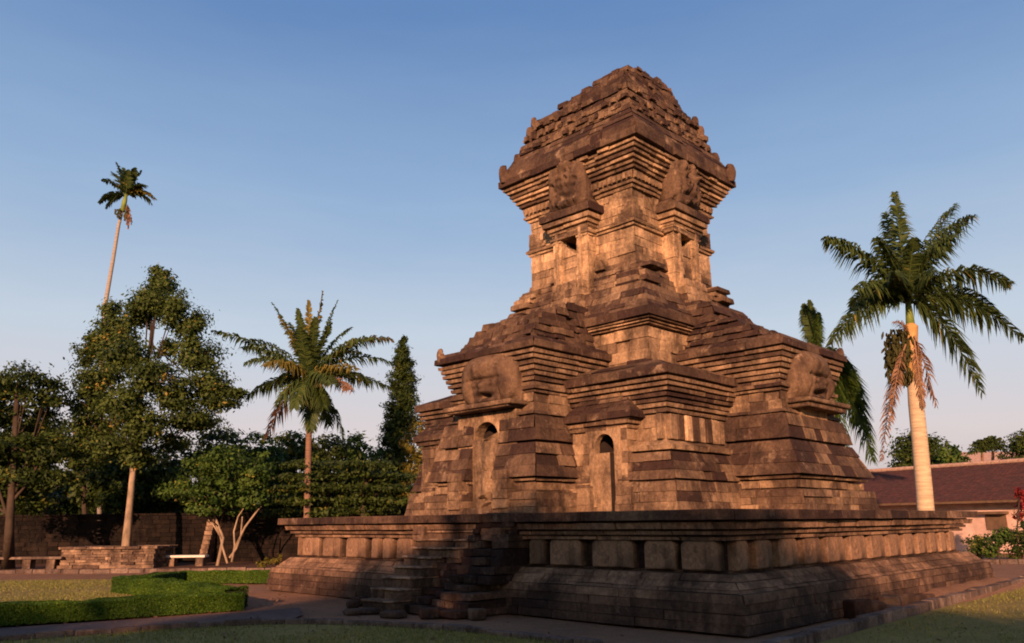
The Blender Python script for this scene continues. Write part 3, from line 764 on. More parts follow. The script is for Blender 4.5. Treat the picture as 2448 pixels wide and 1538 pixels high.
# ------------------------------------------------------------------ vegetation
def leafmesh(name, C3, N3, size, mat, tones, parent=None, seed=0, aspect=.5):
    rs = np.random.RandomState(seed+5)
    n = len(C3); nrm = N3/np.maximum(1e-6, np.linalg.norm(N3, axis=1))[:, None]
    t = np.cross(nrm, rs.normal(size=(n, 3))); t /= np.maximum(1e-6, np.linalg.norm(t, axis=1))[:, None]
    b = np.cross(nrm, t); s = size*rs.uniform(.6, 1.35, n)[:, None]
    V = np.empty((n, 4, 3)); V[:, 0] = C3-t*s*.5; V[:, 1] = C3+b*s*aspect*.5-nrm*s*.08; V[:, 2] = C3+t*s*.5; V[:, 3] = C3-b*s*aspect*.5-nrm*s*.08
    me = bpy.data.meshes.new(name); me.vertices.add(4*n); me.vertices.foreach_set('co', V.reshape(-1).astype(np.float32))
    me.loops.add(4*n); me.loops.foreach_set('vertex_index', np.arange(4*n, dtype=np.int32))
    me.polygons.add(n); me.polygons.foreach_set('loop_start', np.arange(0, 4*n, 4, dtype=np.int32)); me.polygons.foreach_set('loop_total', np.full(n, 4, np.int32))
    a = me.attributes.new('tone', 'FLOAT', 'FACE'); a.data.foreach_set('value', np.clip(tones, 0, 1).astype(np.float32))
    me.materials.append(mat); me.update(); me.validate()
    o = bpy.data.objects.new(name, me); COL.objects.link(o)
    if parent: o.parent = parent
    return o
def cloud(clumps, per, rs, sub=.24, nsub=26, shell=.5, hang=0.0):
    """leaf centres gathered in twig-size bunches through each clump's volume"""
    C3 = []; N3 = []; T = []
    for (c, r) in clumps:
        c = np.array(c, float); r = np.array(r, float)
        vol = float((r[0]*r[1]*r[2])**(1/3)); ns = max(6, int(nsub*1.6*vol**1.6)); n = int(per*2.6*vol**2)
        d = rs.normal(size=(ns, 3)); d /= np.linalg.norm(d, axis=1)[:, None]
        rad = shell+(1-shell)*rs.uniform(0, 1, ns)**.6; sc_ = d*rad[:, None]
        idx = rs.randint(0, ns, n); tb = rs.normal(.42, .20, ns)
        sg = sub*rs.uniform(.55, 1.4, ns)
        p = sc_[idx]+rs.normal(size=(n, 3))*sg[idx][:, None]*np.array([1, 1, .7])
        w = c+p*r; C3.append(w)
        out = p+rs.normal(size=(n, 3))*.55+np.array([0, 0, .45]); N3.append(out)
        T.append(tb[idx]+rs.normal(0, .14, n))
    return np.concatenate(C3), np.concatenate(N3), np.concatenate(T)
def tree(name, label, cat, base, clumps, leaf, mat, per, trunk=(.2, .1), bark=None, seed=1, group=None, trunk_pts=None, branches=True, sub=.24, nsub=26, shell=.5, aspect=.5):
    """clumps in world coordinates"""
    rs = np.random.RandomState(seed); base = Vector(base)
    root = empty(name, label, cat, base, 0, group)
    cl = [((Vector(c)-base), r) for c, r in clumps]
    C3, N3, T = cloud(cl, per, rs, sub, nsub, shell)
    leafmesh('crown', C3, N3, leaf, mat, T, root, seed, aspect)
    mb = MB()
    tp = [Vector(p)-base for p in trunk_pts] if trunk_pts else None
    if not tp:
        top = max((c for c, r in cl), key=lambda c: c.z); tp = [Vector((0, 0, -.1)), Vector((0, 0, top.z*.35)), Vector((top.x*.5, top.y*.5, top.z*.7)), Vector(top)]
    n = len(tp); rad = [trunk[0]+(trunk[1]-trunk[0])*(k/(n-1)) for k in range(n)]; rad[0] *= 1.25
    mb.tube(tp, rad, 8, .5, .06)
    lb = MB()
    if branches:
        for c, r in cl:
            c = Vector(c); k = rs.randint(max(1, n//2), n) if n > 2 else 1
            a = tp[min(k, n-1)].lerp(tp[k-1], rs.uniform(.1, .9)); m = a.lerp(c, .5)+Vector((0, 0, -.12*(c-a).length))
            if (c-a).length > .3: lb.tube([a, m, c], [trunk[1]*.8, trunk[1]*.5, .02], 6, .5)
            for q in range(2):
                e = c+Vector((rs.uniform(-.6, .6)*r[0], rs.uniform(-.6, .6)*r[1], rs.uniform(-.3, .8)*r[2])); lb.tube([m, e], [trunk[1]*.4, .015], 5, .5)
    mb.build('trunk', bark or M_barkd, root, smooth=True)
    if branches: lb.build('limbs', M_barkd, root, smooth=True)
    return root
def C(x, y, Y, rx, rz=None, ry=None):
    """crown clump at frame position x,y; radii given in frame pixels at that distance"""
    p = at(x, y, Y); s = Y/1990.0; rz = rz or rx; return (tuple(p), (rx*s, (ry or rx)*s, rz*s))

# tall conical tree in the planter
Yt = 35
cl = [C(376, 640, Yt, 24, 24), C(374, 672, Yt, 38, 38), C(362, 712, Yt-.5, 50, 34), C(330, 745, Yt+.5, 34, 34), C(350, 715, Yt, 48, 40), C(405, 730, Yt-1, 40, 50), C(445, 765, Yt, 42, 55), C(262, 735, Yt+1, 24, 34), C(285, 770, Yt, 42, 40), C(245, 800, Yt, 45, 45), C(205, 825, Yt+.5, 28, 40),
      C(460, 840, Yt, 55, 48), C(300, 830, Yt-1.5, 52, 50), C(240, 880, Yt, 55, 50), C(490, 900, Yt, 48, 50), C(350, 890, Yt-2, 55, 42), C(420, 930, Yt-1, 55, 45), C(210, 940, Yt, 42, 45), C(290, 950, Yt-1.5, 58, 45),
      C(520, 940, Yt, 42, 32), C(225, 1000, Yt, 48, 40), C(340, 1000, Yt-1.5, 62, 42), C(455, 990, Yt, 58, 36), C(270, 1050, Yt, 52, 38), C(330, 1075, Yt-.5, 40, 32), C(560, 925, Yt+.5, 30, 16), C(410, 1040, Yt+.5, 36, 26), C(390, 820, Yt+1.5, 26, 30), C(190, 1045, Yt+.5, 36, 34)]
b0 = at(297, 1283, 34.2); b0.z = .84
tree('conical_tree', 'tall conical tree with pale straight trunk growing out of the stone planter', 'tree', b0, cl, .165, M_leafA, 1500, (.17, .045), M_bark, 3,
     trunk_pts=[b0+Vector((0, 0, -.3)), at(305, 1190, 34.4), at(313, 1100, 34.6), at(325, 980, 35), at(350, 840, 35), at(373, 680, 35)], nsub=28, sub=.28, shell=.3)

# broad dark tree at the left edge
cl = [C(40, 900, 33, 75, 40), C(110, 930, 33.5, 52, 42), C(-30, 960, 33, 60, 60), C(70, 985, 34, 60, 34), C(20, 1050, 32.5, 70, 40), C(110, 1060, 33, 48, 36), C(40, 1120, 33, 70, 40), C(-40, 1130, 33, 60, 60), C(120, 1130, 33.5, 50, 34), C(70, 1180, 34, 60, 28)]
tree('spreading_tree', 'dark spreading tree cut off by the left edge of the photo', 'tree', gnd(20, 1338), cl, .18, M_leafB, 850, (.2, .1), M_barkd, 4, trunk_pts=[gnd(20, 1338)+Vector((0, 0, -.1)), at(22, 1250, 32), at(30, 1120, 32.5), at(40, 930, 33)])

# small many-stemmed tree with pale trunks before the wall
fb = Vector((-12.3, 34.6, 0))
cl = [C(470, 1100, 34.5, 50, 34), C(540, 1085, 34, 55, 38), C(600, 1120, 34.5, 46, 36), C(430, 1150, 34.5, 50, 30), C(510, 1155, 33.5, 55, 34), C(590, 1170, 34.5, 42, 26), C(480, 1195, 34, 44, 20), C(550, 1190, 35, 42, 22), C(620, 1085, 35, 30, 24)]
ft = tree('frangipani_tree', 'small bushy tree with pale forked stems standing before the dark wall', 'tree', fb, cl, .17, M_leafC, 700, (.07, .04), M_bark, 6,
     trunk_pts=[fb+Vector((0, 0, -.1)), at(525, 1265, 34.5), at(505, 1215, 34.5), at(480, 1160, 34.5)])
mb = MB()
for pp in ([(535, 1325), (524, 1290), (518, 1262), (508, 1235), (500, 1200)], [(545, 1322), (552, 1285), (550, 1250), (560, 1215), (578, 1188), (592, 1165)], [(540, 1312), (556, 1290), (566, 1262), (570, 1215)], [(552, 1290), (576, 1240), (600, 1208), (615, 1190)], [(518, 1262), (505, 1240), (488, 1215)]):
    mb.tube([at(x, y, 34.5)-fb for x, y in pp], [.052-.008*k for k in range(len(pp))] if len(pp) > 3 else [.04, .03, .02], 7, .5)
mb.build('stem', M_bark, ft, smooth=True)

# layered tree right of it (flat tiers)
cl = []
for (y, xs) in ((1095, (720, 790, 860)), (1120, (690, 770, 850, 920)), (1150, (660, 740, 830, 910)), (1178, (640, 720, 800, 880, 940)), (1205, (680, 780, 880))):
    for x in xs: cl.append(C(x+rnd.uniform(-12, 12), y+rnd.uniform(-4, 4), 36+rnd.uniform(-1, 1), 56, 11, 45))
tree('tiered_tree', 'low wide tree with flat tiers of foliage directly behind the left plinth wing', 'tree', (-6.6, 36, 0), cl, .17, M_leafB, 900, (.16, .08), M_barkd, 8, nsub=60, sub=.3, branches=False, trunk_pts=[(-6.6, 36, -.1), (-6.6, 36.1, 1.6), (-6.7, 36.4, 2.8), (-6.5, 36.3, 3.6)])

# columnar tree
cl = [C(948, 808, 45, 12, 20), C(947, 830, 45, 20, 26), C(946, 860, 45, 28, 30), C(946, 900, 45, 35, 34), C(944, 940, 45, 38, 36), C(940, 985, 45, 38, 36), C(937, 1030, 45, 42, 36), C(934, 1075, 45, 43, 34), C(930, 1120, 45, 44, 36)]
cb = at(935, 1290, 45); cb.z = 0
tree('columnar_tree', 'narrow dark columnar tree rising beside the left shoulder of the temple', 'tree', cb, cl, .20, M_leafB, 1900, (.14, .04), M_barkd, 9, sub=.20, nsub=50, branches=False, aspect=.35, shell=.3)
cl = [C(985, 1000, 42, 26, 34), C(1005, 1060, 42, 30, 40), C(970, 1085, 42, 26, 34), C(1000, 1120, 42, 28, 34), C(965, 1040, 42, 22, 30), C(960, 1150, 42, 22, 34)]
cb = at(990, 1290, 42); cb.z = 0
tree('bamboo_clump', 'yellow-green bamboo-like clump between the columnar tree and the temple', 'bamboo', cb, cl, .26, M_leafY, 620, (.06, .03), M_shaftg, 10, aspect=.22, sub=.3)

# dark background trees behind the wall: individuals
bgs = [(-60, 960, 44, 90, 70, 'B'), (95, 1010, 46, 60, 40, 'A'), (190, 1030, 44, 62, 46, 'B'), (290, 1085, 42, 60, 44, 'B'), (395, 1085, 43, 58, 40, 'A'), (520, 1040, 45, 56, 34, 'B'), (612, 1060, 44, 56, 40, 'C'), (690, 1050, 47, 52, 34, 'A'),
       (770, 1062, 43, 54, 36, 'B'), (838, 1052, 48, 36, 32, 'C'), (885, 1090, 42, 42, 36, 'A'), (1010, 1120, 50, 40, 50, 'B')]
MM = {'A': M_leafA, 'B': M_leafB, 'C': M_leafC}
desc = ['at the far left behind the wall', 'seen between the left-edge tree and the conical tree', 'behind the left flank of the conical tree', 'directly behind the pale trunk of the conical tree', 'just right of the pale trunk of the conical tree', 'in the sky gap left of the coconut palm',
        'under the left fronds of the coconut palm', 'left of the coconut palm trunk', 'right of the coconut palm trunk', 'with a round light top halfway between coconut palm and columnar tree', 'at the foot of the columnar tree', 'peeping out at the temple wall']
for i, (x, y, Y, r, h, k) in enumerate(bgs):
    cl = [C(x, y, Y, r, h)]
    for q in range(6):
        cl.append(C(x+rnd.uniform(-.8, .8)*r, y+h*(.5+q*.38)+rnd.uniform(-8, 8), Y+rnd.uniform(-1.5, 1.5), r*rnd.uniform(.65, .95), h*rnd.uniform(.6, .85)))
    b = at(x, 1290, Y); b.z = 0
    tree('background_tree', 'dark leafy tree '+desc[i], 'tree', b, cl, .26, MM[k], 330, (.16, .08), M_barkd, 30+i, 'trees beyond the boundary wall', nsub=22)

def thicket():
    rs = np.random.RandomState(77); n = 60000; b = Vector((-18, 49, 0))
    x = rs.uniform(-16, 26, n); y = rs.normal(0, 1.2, n); top = 4.2+.9*np.sin(x*.9)+.6*np.sin(x*2.3+1)+.4*np.sin(x*5.1); z = top*rs.uniform(0, 1, n)**.7
    o = leafmesh('thicket', np.stack([x, y, z], 1), rs.normal(size=(n, 3))+np.array([0, -.4, .5]), .34, M_leafB, rs.normal(.35, .2, n)+.15*np.sin(x*3)*np.sin(z*4), None, 5)
    o.location = b; tag(o, 'dense dark undergrowth beyond the boundary wall', 'undergrowth', None, 'stuff')
thicket()
# right hand background
for i, (x, y, Y, cls, lab, mt) in enumerate((
    (2165, 1060, 60, [C(2150, 1055, 60, 46, 40), C(2190, 1062, 61, 40, 36), C(2130, 1085, 60, 36, 34), C(2180, 1100, 60, 60, 40)], 'round dark green tree behind the tiled roof, beside the big palm trunk', M_leafB),
    (2235, 1080, 57, [C(2232, 1065, 57, 26, 26), C(2250, 1090, 57, 30, 24), C(2225, 1110, 57, 40, 26)], 'small yellow-green tree over the roof ridge, right of the big palm trunk', M_leafC),
    (2395, 1045, 75, [C(2396, 1040, 75, 24, 24), C(2425, 1045, 75, 34, 34), C(2400, 1075, 75, 44, 28)], 'distant tree above the roof at the right edge of the photo', M_leafB))):
    b = at(x, 1290, Y); b.z = 0
    tree('background_tree', lab, 'tree', b, cls, .3, mt, 360, (.2, .1), M_barkd, 60+i, 'trees behind the tiled house', nsub=30)

# bushes by the house
def bush(label, cls, mat, base, seed, leaf=.13, per=1500, name='bush', cat='bush', aspect=.5):
    return tree(name, label, cat, base, cls, leaf, mat, per, (.03, .02), M_barkd, seed, branches=True, nsub=60, sub=.28, shell=.35, aspect=aspect)
bush('rounded green bush in front of the pink house wall', [C(2340, 1275, 33, 26, 22), C(2365, 1262, 33, 26, 20), C(2330, 1298, 33, 26, 14)], M_leafC, gnd(2350, 1318), 70)
bush('loose olive shrub nearest the right corner of the plinth', [C(2290, 1282, 33.5, 20, 16), C(2308, 1270, 33.5, 14, 14), C(2296, 1300, 33.5, 18, 12)], M_leafA, gnd(2297, 1316), 71)
bush('dense green bush at the right edge before the house', [C(2405, 1270, 32.5, 30, 26), C(2420, 1240, 32.5, 26, 26), C(2395, 1300, 32.5, 26, 14)], M_leafB, gnd(2405, 1318), 72)
M_red = leaf_mat('red_leaf', (.10, .012, .015), (.35, .03, .03), (.4, .2, .05), .3)
bush('tall shrub with red leaves at the right edge of the photo', [C(2398, 1160, 33, 14, 18), C(2408, 1190, 33, 18, 20), C(2395, 1215, 33, 12, 16)], M_red, gnd(2400, 1318), 73, leaf=.2, aspect=.3, per=900)
for i, (x, y, l) in enumerate(((620, 1338, 'small weedy yellow-green plant left of the plinth corner'), (648, 1330, 'wispy low plant against the left plinth corner'))):
    p = gnd(x, y); bush(l, [((p.x, p.y, .16), (.22, .22, .16)), ((p.x+.12, p.y, .3), (.12, .12, .12))], M_leafY, p, 80+i, leaf=.1, per=3000, name='weed', cat='plant')

# ---- palms
def frond(base, tip, sag, leaflen, n, mat, parent, rs, w=.035, plum=.0, hang=.35, side_tilt=0, taper=.25, name='frond'):
    """rachis from base to tip, bulging upward by sag; leaflets on both sides"""
    base = Vector(base); tip = Vector(tip); mb = MB()
    L = (tip-base).length; mid = (base+tip)/2+Vector((0, 0, sag))
    def P(t): return base*(1-t)**2+mid*2*t*(1-t)+tip*t*t
    pts = [P(k/10) for k in range(11)]
    mb.tube(pts, [.035*(1-k/10*.8) for k in range(11)], 5, .75)
    hdir = Vector((tip.x-base.x, tip.y-base.y, 0))
    for k in range(n):
        t = .10+.9*k/n; p = P(t); T_ = (P(min(1, t+.02))-P(max(0, t-.02))).normalized()
        S = T_.cross(Vector((0, 0, 1)))
        if S.length < .15: S = Vector((-hdir.y, hdir.x, 0)) if hdir.length > .1 else Vector((1, 0, 0))
        S.normalize(); U = S.cross(T_).normalized()
        ll = leaflen*(math.sin(math.pi*min(1, (t*.86+.10)))**.6)*(1-taper*t)
        for s in (-1, 1):
            el = rs.uniform(-1, 1)*plum+.25
            d = (S*s*math.cos(el)+U*math.sin(el)+T_*rs.uniform(.45, .75)).normalized()
            l1 = ll*rs.uniform(.8, 1.12); m = p+d*l1*.5; e = p+d*l1*.93+Vector((0, 0, -hang*l1*rs.uniform(.7, 1.3)))
            m += Vector((0, 0, -hang*l1*.18)); wv = T_.cross(d).cross(d).normalized()*w*rs.uniform(.7, 1.2)
            tn = min(1, max(0, rs.normal(.45, .2)))
            mb.add([p-wv*.6, p+wv*.6, m+wv, m-wv, e], [(0, 1, 2, 3), (3, 2, 4)], tn)
    return mb.build(name, mat, parent)
def local(p, base): return Vector(p)-Vector(base)

# coconut palm
rs = np.random.RandomState(11); Yc = 34.8
cb = at(720, 1290, Yc); cb.z = 0
coco = empty('coconut_palm', 'coconut palm with slender brown trunk and ragged yellowing fronds left of the temple', 'palm tree', cb)
mb = MB(); mb.tube([Vector((0, 0, -.1)), at(722, 1210, Yc)-cb, at(725, 1080, Yc)-cb, at(728, 960, Yc)-cb, at(727, 905, Yc)-cb], [.19, .145, .13, .13, .15], 10, .5, .04); mb.build('trunk', M_coco, coco, smooth=True)
cc = at(727, 895, Yc)
for (x, y, dY, sag, m, hg) in ((500, 785, -1.0, .9, 'g', .5), (590, 800, 1.5, 1.0, 'g', .45), (570, 860, -1.5, .9, 'g', .6), (585, 935, .5, 1.0, 'g', .7), (640, 708, .5, .4, 'g', .4), (683, 760, 2, .5, 'g', .3), (757, 688, 0, .1, 'y', .12), (722, 706, 1.0, .1, 'y', .15), (775, 760, -1, .2, 'g', .25), (800, 702, .5, .3, 'g', .3),
    (828, 765, 1, .7, 'g', .45), (740, 740, -1.5, .2, 'g', .25), (705, 770, -1.5, .3, 'g', .3), (922, 805, 1.0, 1.3, 'y', .45), (925, 860, 0, 1.2, 'g', .5), (850, 870, -2.0, .9, 'y', .5), (930, 915, .8, 1.2, 'g', .55), (830, 915, -1.5, .7, 'd', .5), (812, 1022, .5, 1.0, 'k', .7), (770, 1000, 1.5, .8, 'g', .7),
    (622, 1030, .3, 1.1, 'd', .7), (650, 960, -1.2, .8, 'g', .7), (735, 1010, -.8, .7, 'g', .5), (660, 900, 2.0, .8, 'g', .6), (780, 905, -2.2, .8, 'g', .6), (560, 815, 2, 1.1, 'g', .7), (615, 860, -2.2, .9, 'y', .7), (880, 800, -1.5, 1.2, 'g', .6), (870, 900, 1.5, 1.2, 'y', .7), (700, 720, -1.2, .25, 'g', .3), (690, 960, -1.8, .7, 'g', .8), (765, 955, -1.2, .6, 'k', .8), (655, 740, -1, .5, 'y', .4), (850, 830, 2.2, 1.0, 'g', .6)):
    mt = {'g': M_palm, 'y': M_palmY, 'd': M_palmD, 'k': M_leafB}[m]
    frond(cc-cb, at(x+rs.uniform(-6, 6), y+rs.uniform(-6, 6), Yc+dY)-cb, sag*rs.uniform(.75, 1.25), rs.uniform(.66, .86)*(.62 if y < 770 and 630 < x < 835 else 1), int(rs.uniform(60, 90)), mt, coco, rs, .042, .55, min(.95, hg*1.25))
mb = MB()
for k in range(12):
    a = rs.uniform(0, 6.28); r = .32; p = cc-cb+Vector((r*math.cos(a), r*math.sin(a), rs.uniform(-.45, -.1)))
    mb.tube([p+Vector((0, 0, .13)), p+Vector((0, 0, .06)), p, p+Vector((0, 0, -.1)), p+Vector((0, 0, -.14))], [.03, .11, .13, .09, .02], 7, .5)
mb.build('coconut_cluster', M_husk, coco, smooth=True)
mb = MB()
for k in range(18):
    a = rs.uniform(0, 6.28); p = cc-cb+Vector((.12*math.cos(a), .12*math.sin(a), -.35)); mb.tube([p, p+Vector((.35*math.cos(a), .35*math.sin(a), .35)), p+Vector((.6*math.cos(a), .6*math.sin(a), .55))], [.06, .05, .03], 5, .5)
mb.build('frond_bases', M_shaft, coco)

# royal palm at right
Yr = 29; rs = np.random.RandomState(12)
rb = at(2183, 1320, Yr); rb.z = 0
royal = empty('royal_palm', 'big royal palm with smooth pale trunk and full crown on the right', 'palm tree', rb)
mb = MB(); mb.tube([Vector((0, 0, -.1)), at(2180, 1240, Yr)-rb, at(2173, 1150, Yr)-rb, at(2163, 1040, Yr)-rb, at(2154, 950, Yr)-rb, at(2150, 890, Yr)-rb], [.31, .29, .28, .27, .26, .25], 16, .5, .01); mb.build('trunk', M_royal, royal, smooth=True)
mb = MB(); mb.tube([at(2150, 893, Yr)-rb, at(2147, 850, Yr)-rb, at(2143, 800, Yr)-rb, at(2142, 768, Yr)-rb, at(2140, 758, Yr)-rb], [.26, .27, .22, .24, .1], 12, .5, .03); mb.build('crownshaft', M_shaft, royal, smooth=True)
mb = MB(); mb.tube([at(2142, 775, Yr)-rb, at(2138, 735, Yr)-rb, at(2133, 690, Yr)-rb], [.17, .13, .08], 10, .5); mb.build('spear', M_shaftg, royal, smooth=True)
rc = at(2134, 715, Yr)
for (x, y, dY, sag, m, ll) in ((2104, 452, 0, .15, 'g', .62), (2080, 500, 1.5, .3, 'g', .6), (2060, 560, -1.2, .4, 'g', .6), (2150, 560, -1.5, .3, 'g', .6), (2292, 508, .5, 1.3, 'g', .62), (2250, 480, 1.5, .8, 'g', .55), (2240, 560, -1.6, .9, 'g', .55), (1938, 560, -.5, 1.0, 'g', .6), (2378, 668, 0, 1.7, 'g', .62), (2405, 795, -.6, 1.5, 'g', .62), (2310, 925, -1.0, 2.0, 'h', .66),
    (2340, 730, 1.8, 1.4, 'g', .6), (1952, 812, -.5, 1.5, 'h', .62), (2000, 720, 1.6, 1.2, 'g', .55), (2010, 680, -1.8, .9, 'g', .5), (2200, 640, -2.2, .5, 'g', .5), (2100, 640, -2.4, .5, 'g', .5)):
    frond(rc-rb, at(x, y, Yr+dY)-rb, sag, ll*1.4, 140, M_palm, royal, rs, .040, 1.0, .72, taper=.15)
frond(at(2135, 800, Yr)-rb, at(2072, 1085, Yr-.3)-rb, .9, .5, 90, M_palmD, royal, rs, .025, .7, .7, name='dead_frond')
frond(at(2150, 790, Yr-.3)-rb, at(2205, 960, Yr-.4)-rb, .5, .5, 44, M_palmD, royal, rs, .03, .7, .7, name='dead_frond')
frond(at(2130, 810, Yr-.5)-rb, at(2092, 1010, Yr-.9)-rb, .6, .36, 60, M_palmD, royal, rs, .025, .7, .8, name='dead_frond')
frond(at(2150, 800, Yr-.3)-rb, at(2172, 960, Yr-.5)-rb, .2, .3, 34, M_palmD, royal, rs, .03, .7, .7, name='dead_frond')
frond(at(2135, 780, Yr-.3)-rb, at(2100, 760, Yr-.9)-rb, .3, .35, 30, M_palmD, royal, rs, .025, .8, .6, name='dead_frond')
mb = MB()
for k in range(420):
    a = rs.uniform(-2.4, .3); r = rs.uniform(.1, .75); x = 2118+float(np.clip(rs.normal(0, 17), -26, 26))-abs(rs.normal(0, 6)); y0 = float(np.clip(rs.normal(835, 32), 775, 892)); y1 = y0+rs.uniform(8, 26)
    p = at(x, y0, Yr+rs.uniform(-.5, .2))-rb; q = at(x+rs.uniform(-8, 8), y1, Yr+rs.uniform(-.5, .2))-rb; mb.tube([p, p.lerp(q, .5), q], [.02, .05, .015], 5, rs.uniform(0, 1))
mb.build('fruit_cluster', M_husk, royal)

# palm half hidden behind the temple
Y2 = 34; rs = np.random.RandomState(13); pb = at(1905, 1300, Y2); pb.z = 0
p2 = empty('royal_palm', 'second palm mostly hidden behind the right porch of the temple', 'palm tree', pb)
mb = MB(); mb.tube([Vector((0, 0, -.1)), at(1908, 1100, Y2)-pb, at(1915, 900, Y2)-pb], [.28, .25, .22], 12, .5); mb.build('trunk', M_royal, p2, smooth=True)
pc = at(1920, 830, Y2)
for (x, y, dY, sag, mt, ll) in ((1903, 706, 0, .2, M_palm, .5), (1885, 730, .8, .2, M_leafC, .45), (1925, 735, -.5, .1, M_leafC, .4), (1890, 715, -.4, .2, M_palm, .55), (2045, 1040, .4, 2.6, M_palm, .7), (2052, 1085, 0, 2.8, M_leafC, .7), (2020, 1000, .8, 2.0, M_palm, .7), (2000, 1090, -.5, 2.4, M_leafC, .6), (1800, 900, 1, 1.4, M_palm, .6), (1850, 1000, -1, 1.6, M_palm, .6)):
    frond(pc-pb, at(x, y, Y2+dY)-pb, sag, ll*(1.2 if y < 800 else 1.75), 150, mt, p2, rs, .04, .9, .8)

# thin areca palm on the skyline at left
Ya = 45; rs = np.random.RandomState(14); ab = at(235, 1290, Ya); ab.z = 0
ar = empty('areca_palm', 'very tall thin palm with a small crown high on the left skyline', 'palm tree', ab)
mb = MB(); mb.tube([Vector((0, 0, -.1)), at(238, 900, Ya)-ab, at(247, 720, Ya)-ab, at(266, 610, Ya)-ab, at(279, 530, Ya)-ab, at(288, 495, Ya)-ab], [.17, .14, .125, .11, .095, .085], 9, .5, .03); mb.build('trunk', M_grey, ar, smooth=True)
mb = MB(); mb.tube([at(288, 498, Ya)-ab, at(293, 475, Ya)-ab, at(297, 455, Ya)-ab], [.15, .14, .08], 9, .5); mb.build('crownshaft', M_shaftg, ar, smooth=True)
ac = at(296, 462, Ya)
for (x, y, dY, sag) in ((274, 382, 0, .15), (290, 395, .8, .1), (318, 395, -.5, .2), (333, 402, .3, .25), (302, 400, -.8, .1), (240, 424, 0, .55), (262, 405, .7, .4), (233, 478, .2, .75), (250, 490, -.4, .7), (345, 438, -.5, .6), (366, 470, 0, .85), (358, 482, .5, .8)):
    frond(ac-ab, at(x, y, Ya+dY)-ab, sag, .55, 44, M_palmY if x == 366 else M_palm, ar, rs, .07, .5, .4)
for (x, y) in ((301, 540), (309, 530), (293, 520)):
    frond(at(300, 482, Ya-.2)-ab, at(x, y, Ya-.3)-ab, .1, .22, 18, M_palmD if x > 300 else M_husk, ar, rs, .06, .9, .5, name='dead_frond')
mb = MB()
for k in range(26):
    p = at(277+float(np.clip(rs.normal(0, 4), -6, 6)), 503+float(np.clip(rs.normal(0, 6), -9, 9)), Ya-.2)-ab; mb.tube([p+Vector((0, 0, .06)), p, p-Vector((0, 0, .06))], [.02, .06, .02], 5, .5)
mb.tube([at(292, 488, Ya)-ab, at(281, 492, Ya-.1)-ab, at(277, 503, Ya-.2)-ab, at(277, 514, Ya-.2)-ab], [.03, .04, .07, .03], 6, .5)
mb.build('fruit_cluster', M_husk, ar)

# far little palms over the roof
for i, (x, y, lab) in enumerate(((2310, 1050, 'small distant palm over the tiled roof, leaning left'), (2335, 1042, 'small distant palm with upright fronds over the tiled roof'))):
    Yp = 80; b = at(x, 1290, Yp); b.z = 0; rs = np.random.RandomState(90+i)
    o = empty('distant_palm', lab, 'palm tree', b, 0, 'distant palms over the roof'); mb = MB(); mb.tube([(0, 0, 0), at(x, y+18, Yp)-b], [.2, .15], 6); mb.build('trunk', M_coco, o)
    for q in range(9):
        a = q/9*math.pi*1.1-.15; frond(at(x, y+16, Yp)-b, at(x+34*math.cos(a)*(-1 if i == 0 else 1), y+14-30*math.sin(a), Yp+rs.uniform(-1, 1))-b, .5, .8, 26, M_palm, o, rs, .09, .5, .5)

# ------------------------------------------------------------------ hedges
def hedge(label, pts, w, h, seed, n_per=9000):
    rs = np.random.RandomState(seed); P3 = []; N3 = []; T = []
    P = [Vector((p[0], p[1])) for p in pts]
    root = empty('hedge', label, 'hedge', (P[0].x, P[0].y, 0)); mb = MB()
    for a, b in zip(P[:-1], P[1:]):
        d = b-a; L = d.length; t = d/L; nn = Vector((-t.y, t.x)); n = int(n_per*L)
        u = rs.uniform(-.05, L+.05, n); side = rs.uniform(0, 1, n)
        v = rs.uniform(-1, 1, n); z = rs.uniform(0, 1, n)
        on_side = side < .55
        v = np.where(on_side, np.sign(v)*(1-np.abs(rs.normal(0, .05, n))), v); z = np.where(on_side, z, 1-np.abs(rs.normal(0, .05, n)))
        hh = h*(1+.05*np.sin(u*3.1+seed)+.03*np.sin(u*9.3)+.03*np.sin(v*5+u*6))
        x = a.x+t.x*u+nn.x*v*w/2-P[0].x; y = a.y+t.y*u+nn.y*v*w/2-P[0].y
        P3.append(np.stack([x, y, z*hh+.01], 1)); no = np.stack([nn.x*v, nn.y*v, z*1.1], 1)+rs.normal(size=(n, 3))*.55; N3.append(no)
        T.append(rs.normal(.45, .2, n)+.15*np.sin(u*2.3))
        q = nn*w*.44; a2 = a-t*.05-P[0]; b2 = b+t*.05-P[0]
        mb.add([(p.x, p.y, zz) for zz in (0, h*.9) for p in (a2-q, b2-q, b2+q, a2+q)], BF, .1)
    leafmesh('foliage', np.concatenate(P3), np.concatenate(N3), .042, M_hedge, np.concatenate(T), root, seed)
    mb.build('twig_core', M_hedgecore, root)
    return root
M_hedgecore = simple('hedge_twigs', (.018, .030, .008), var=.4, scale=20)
hedge('long low clipped hedge along the front edge of the left lawn, in shade', [(-16, 9.75), (-12.2, 12.25), (-8.75, 14.5), (-6.6, 15.9), (-5.45, 16.65)], .50, .32, 1)
hedge('short bright clipped hedge arm running back from the hedge tip', [(-5.6, 16.9), (-6.9, 18.4), (-8.2, 19.7), (-9.9, 21.2)], .5, .37, 2)
hedge('far clipped hedge running from the lawn to the left corner of the plinth', [(-10.0, 21.7), (-9.6, 24.2), (-8.4, 24.3), (-6.9, 24.1)], .5, .33, 3, 6000)

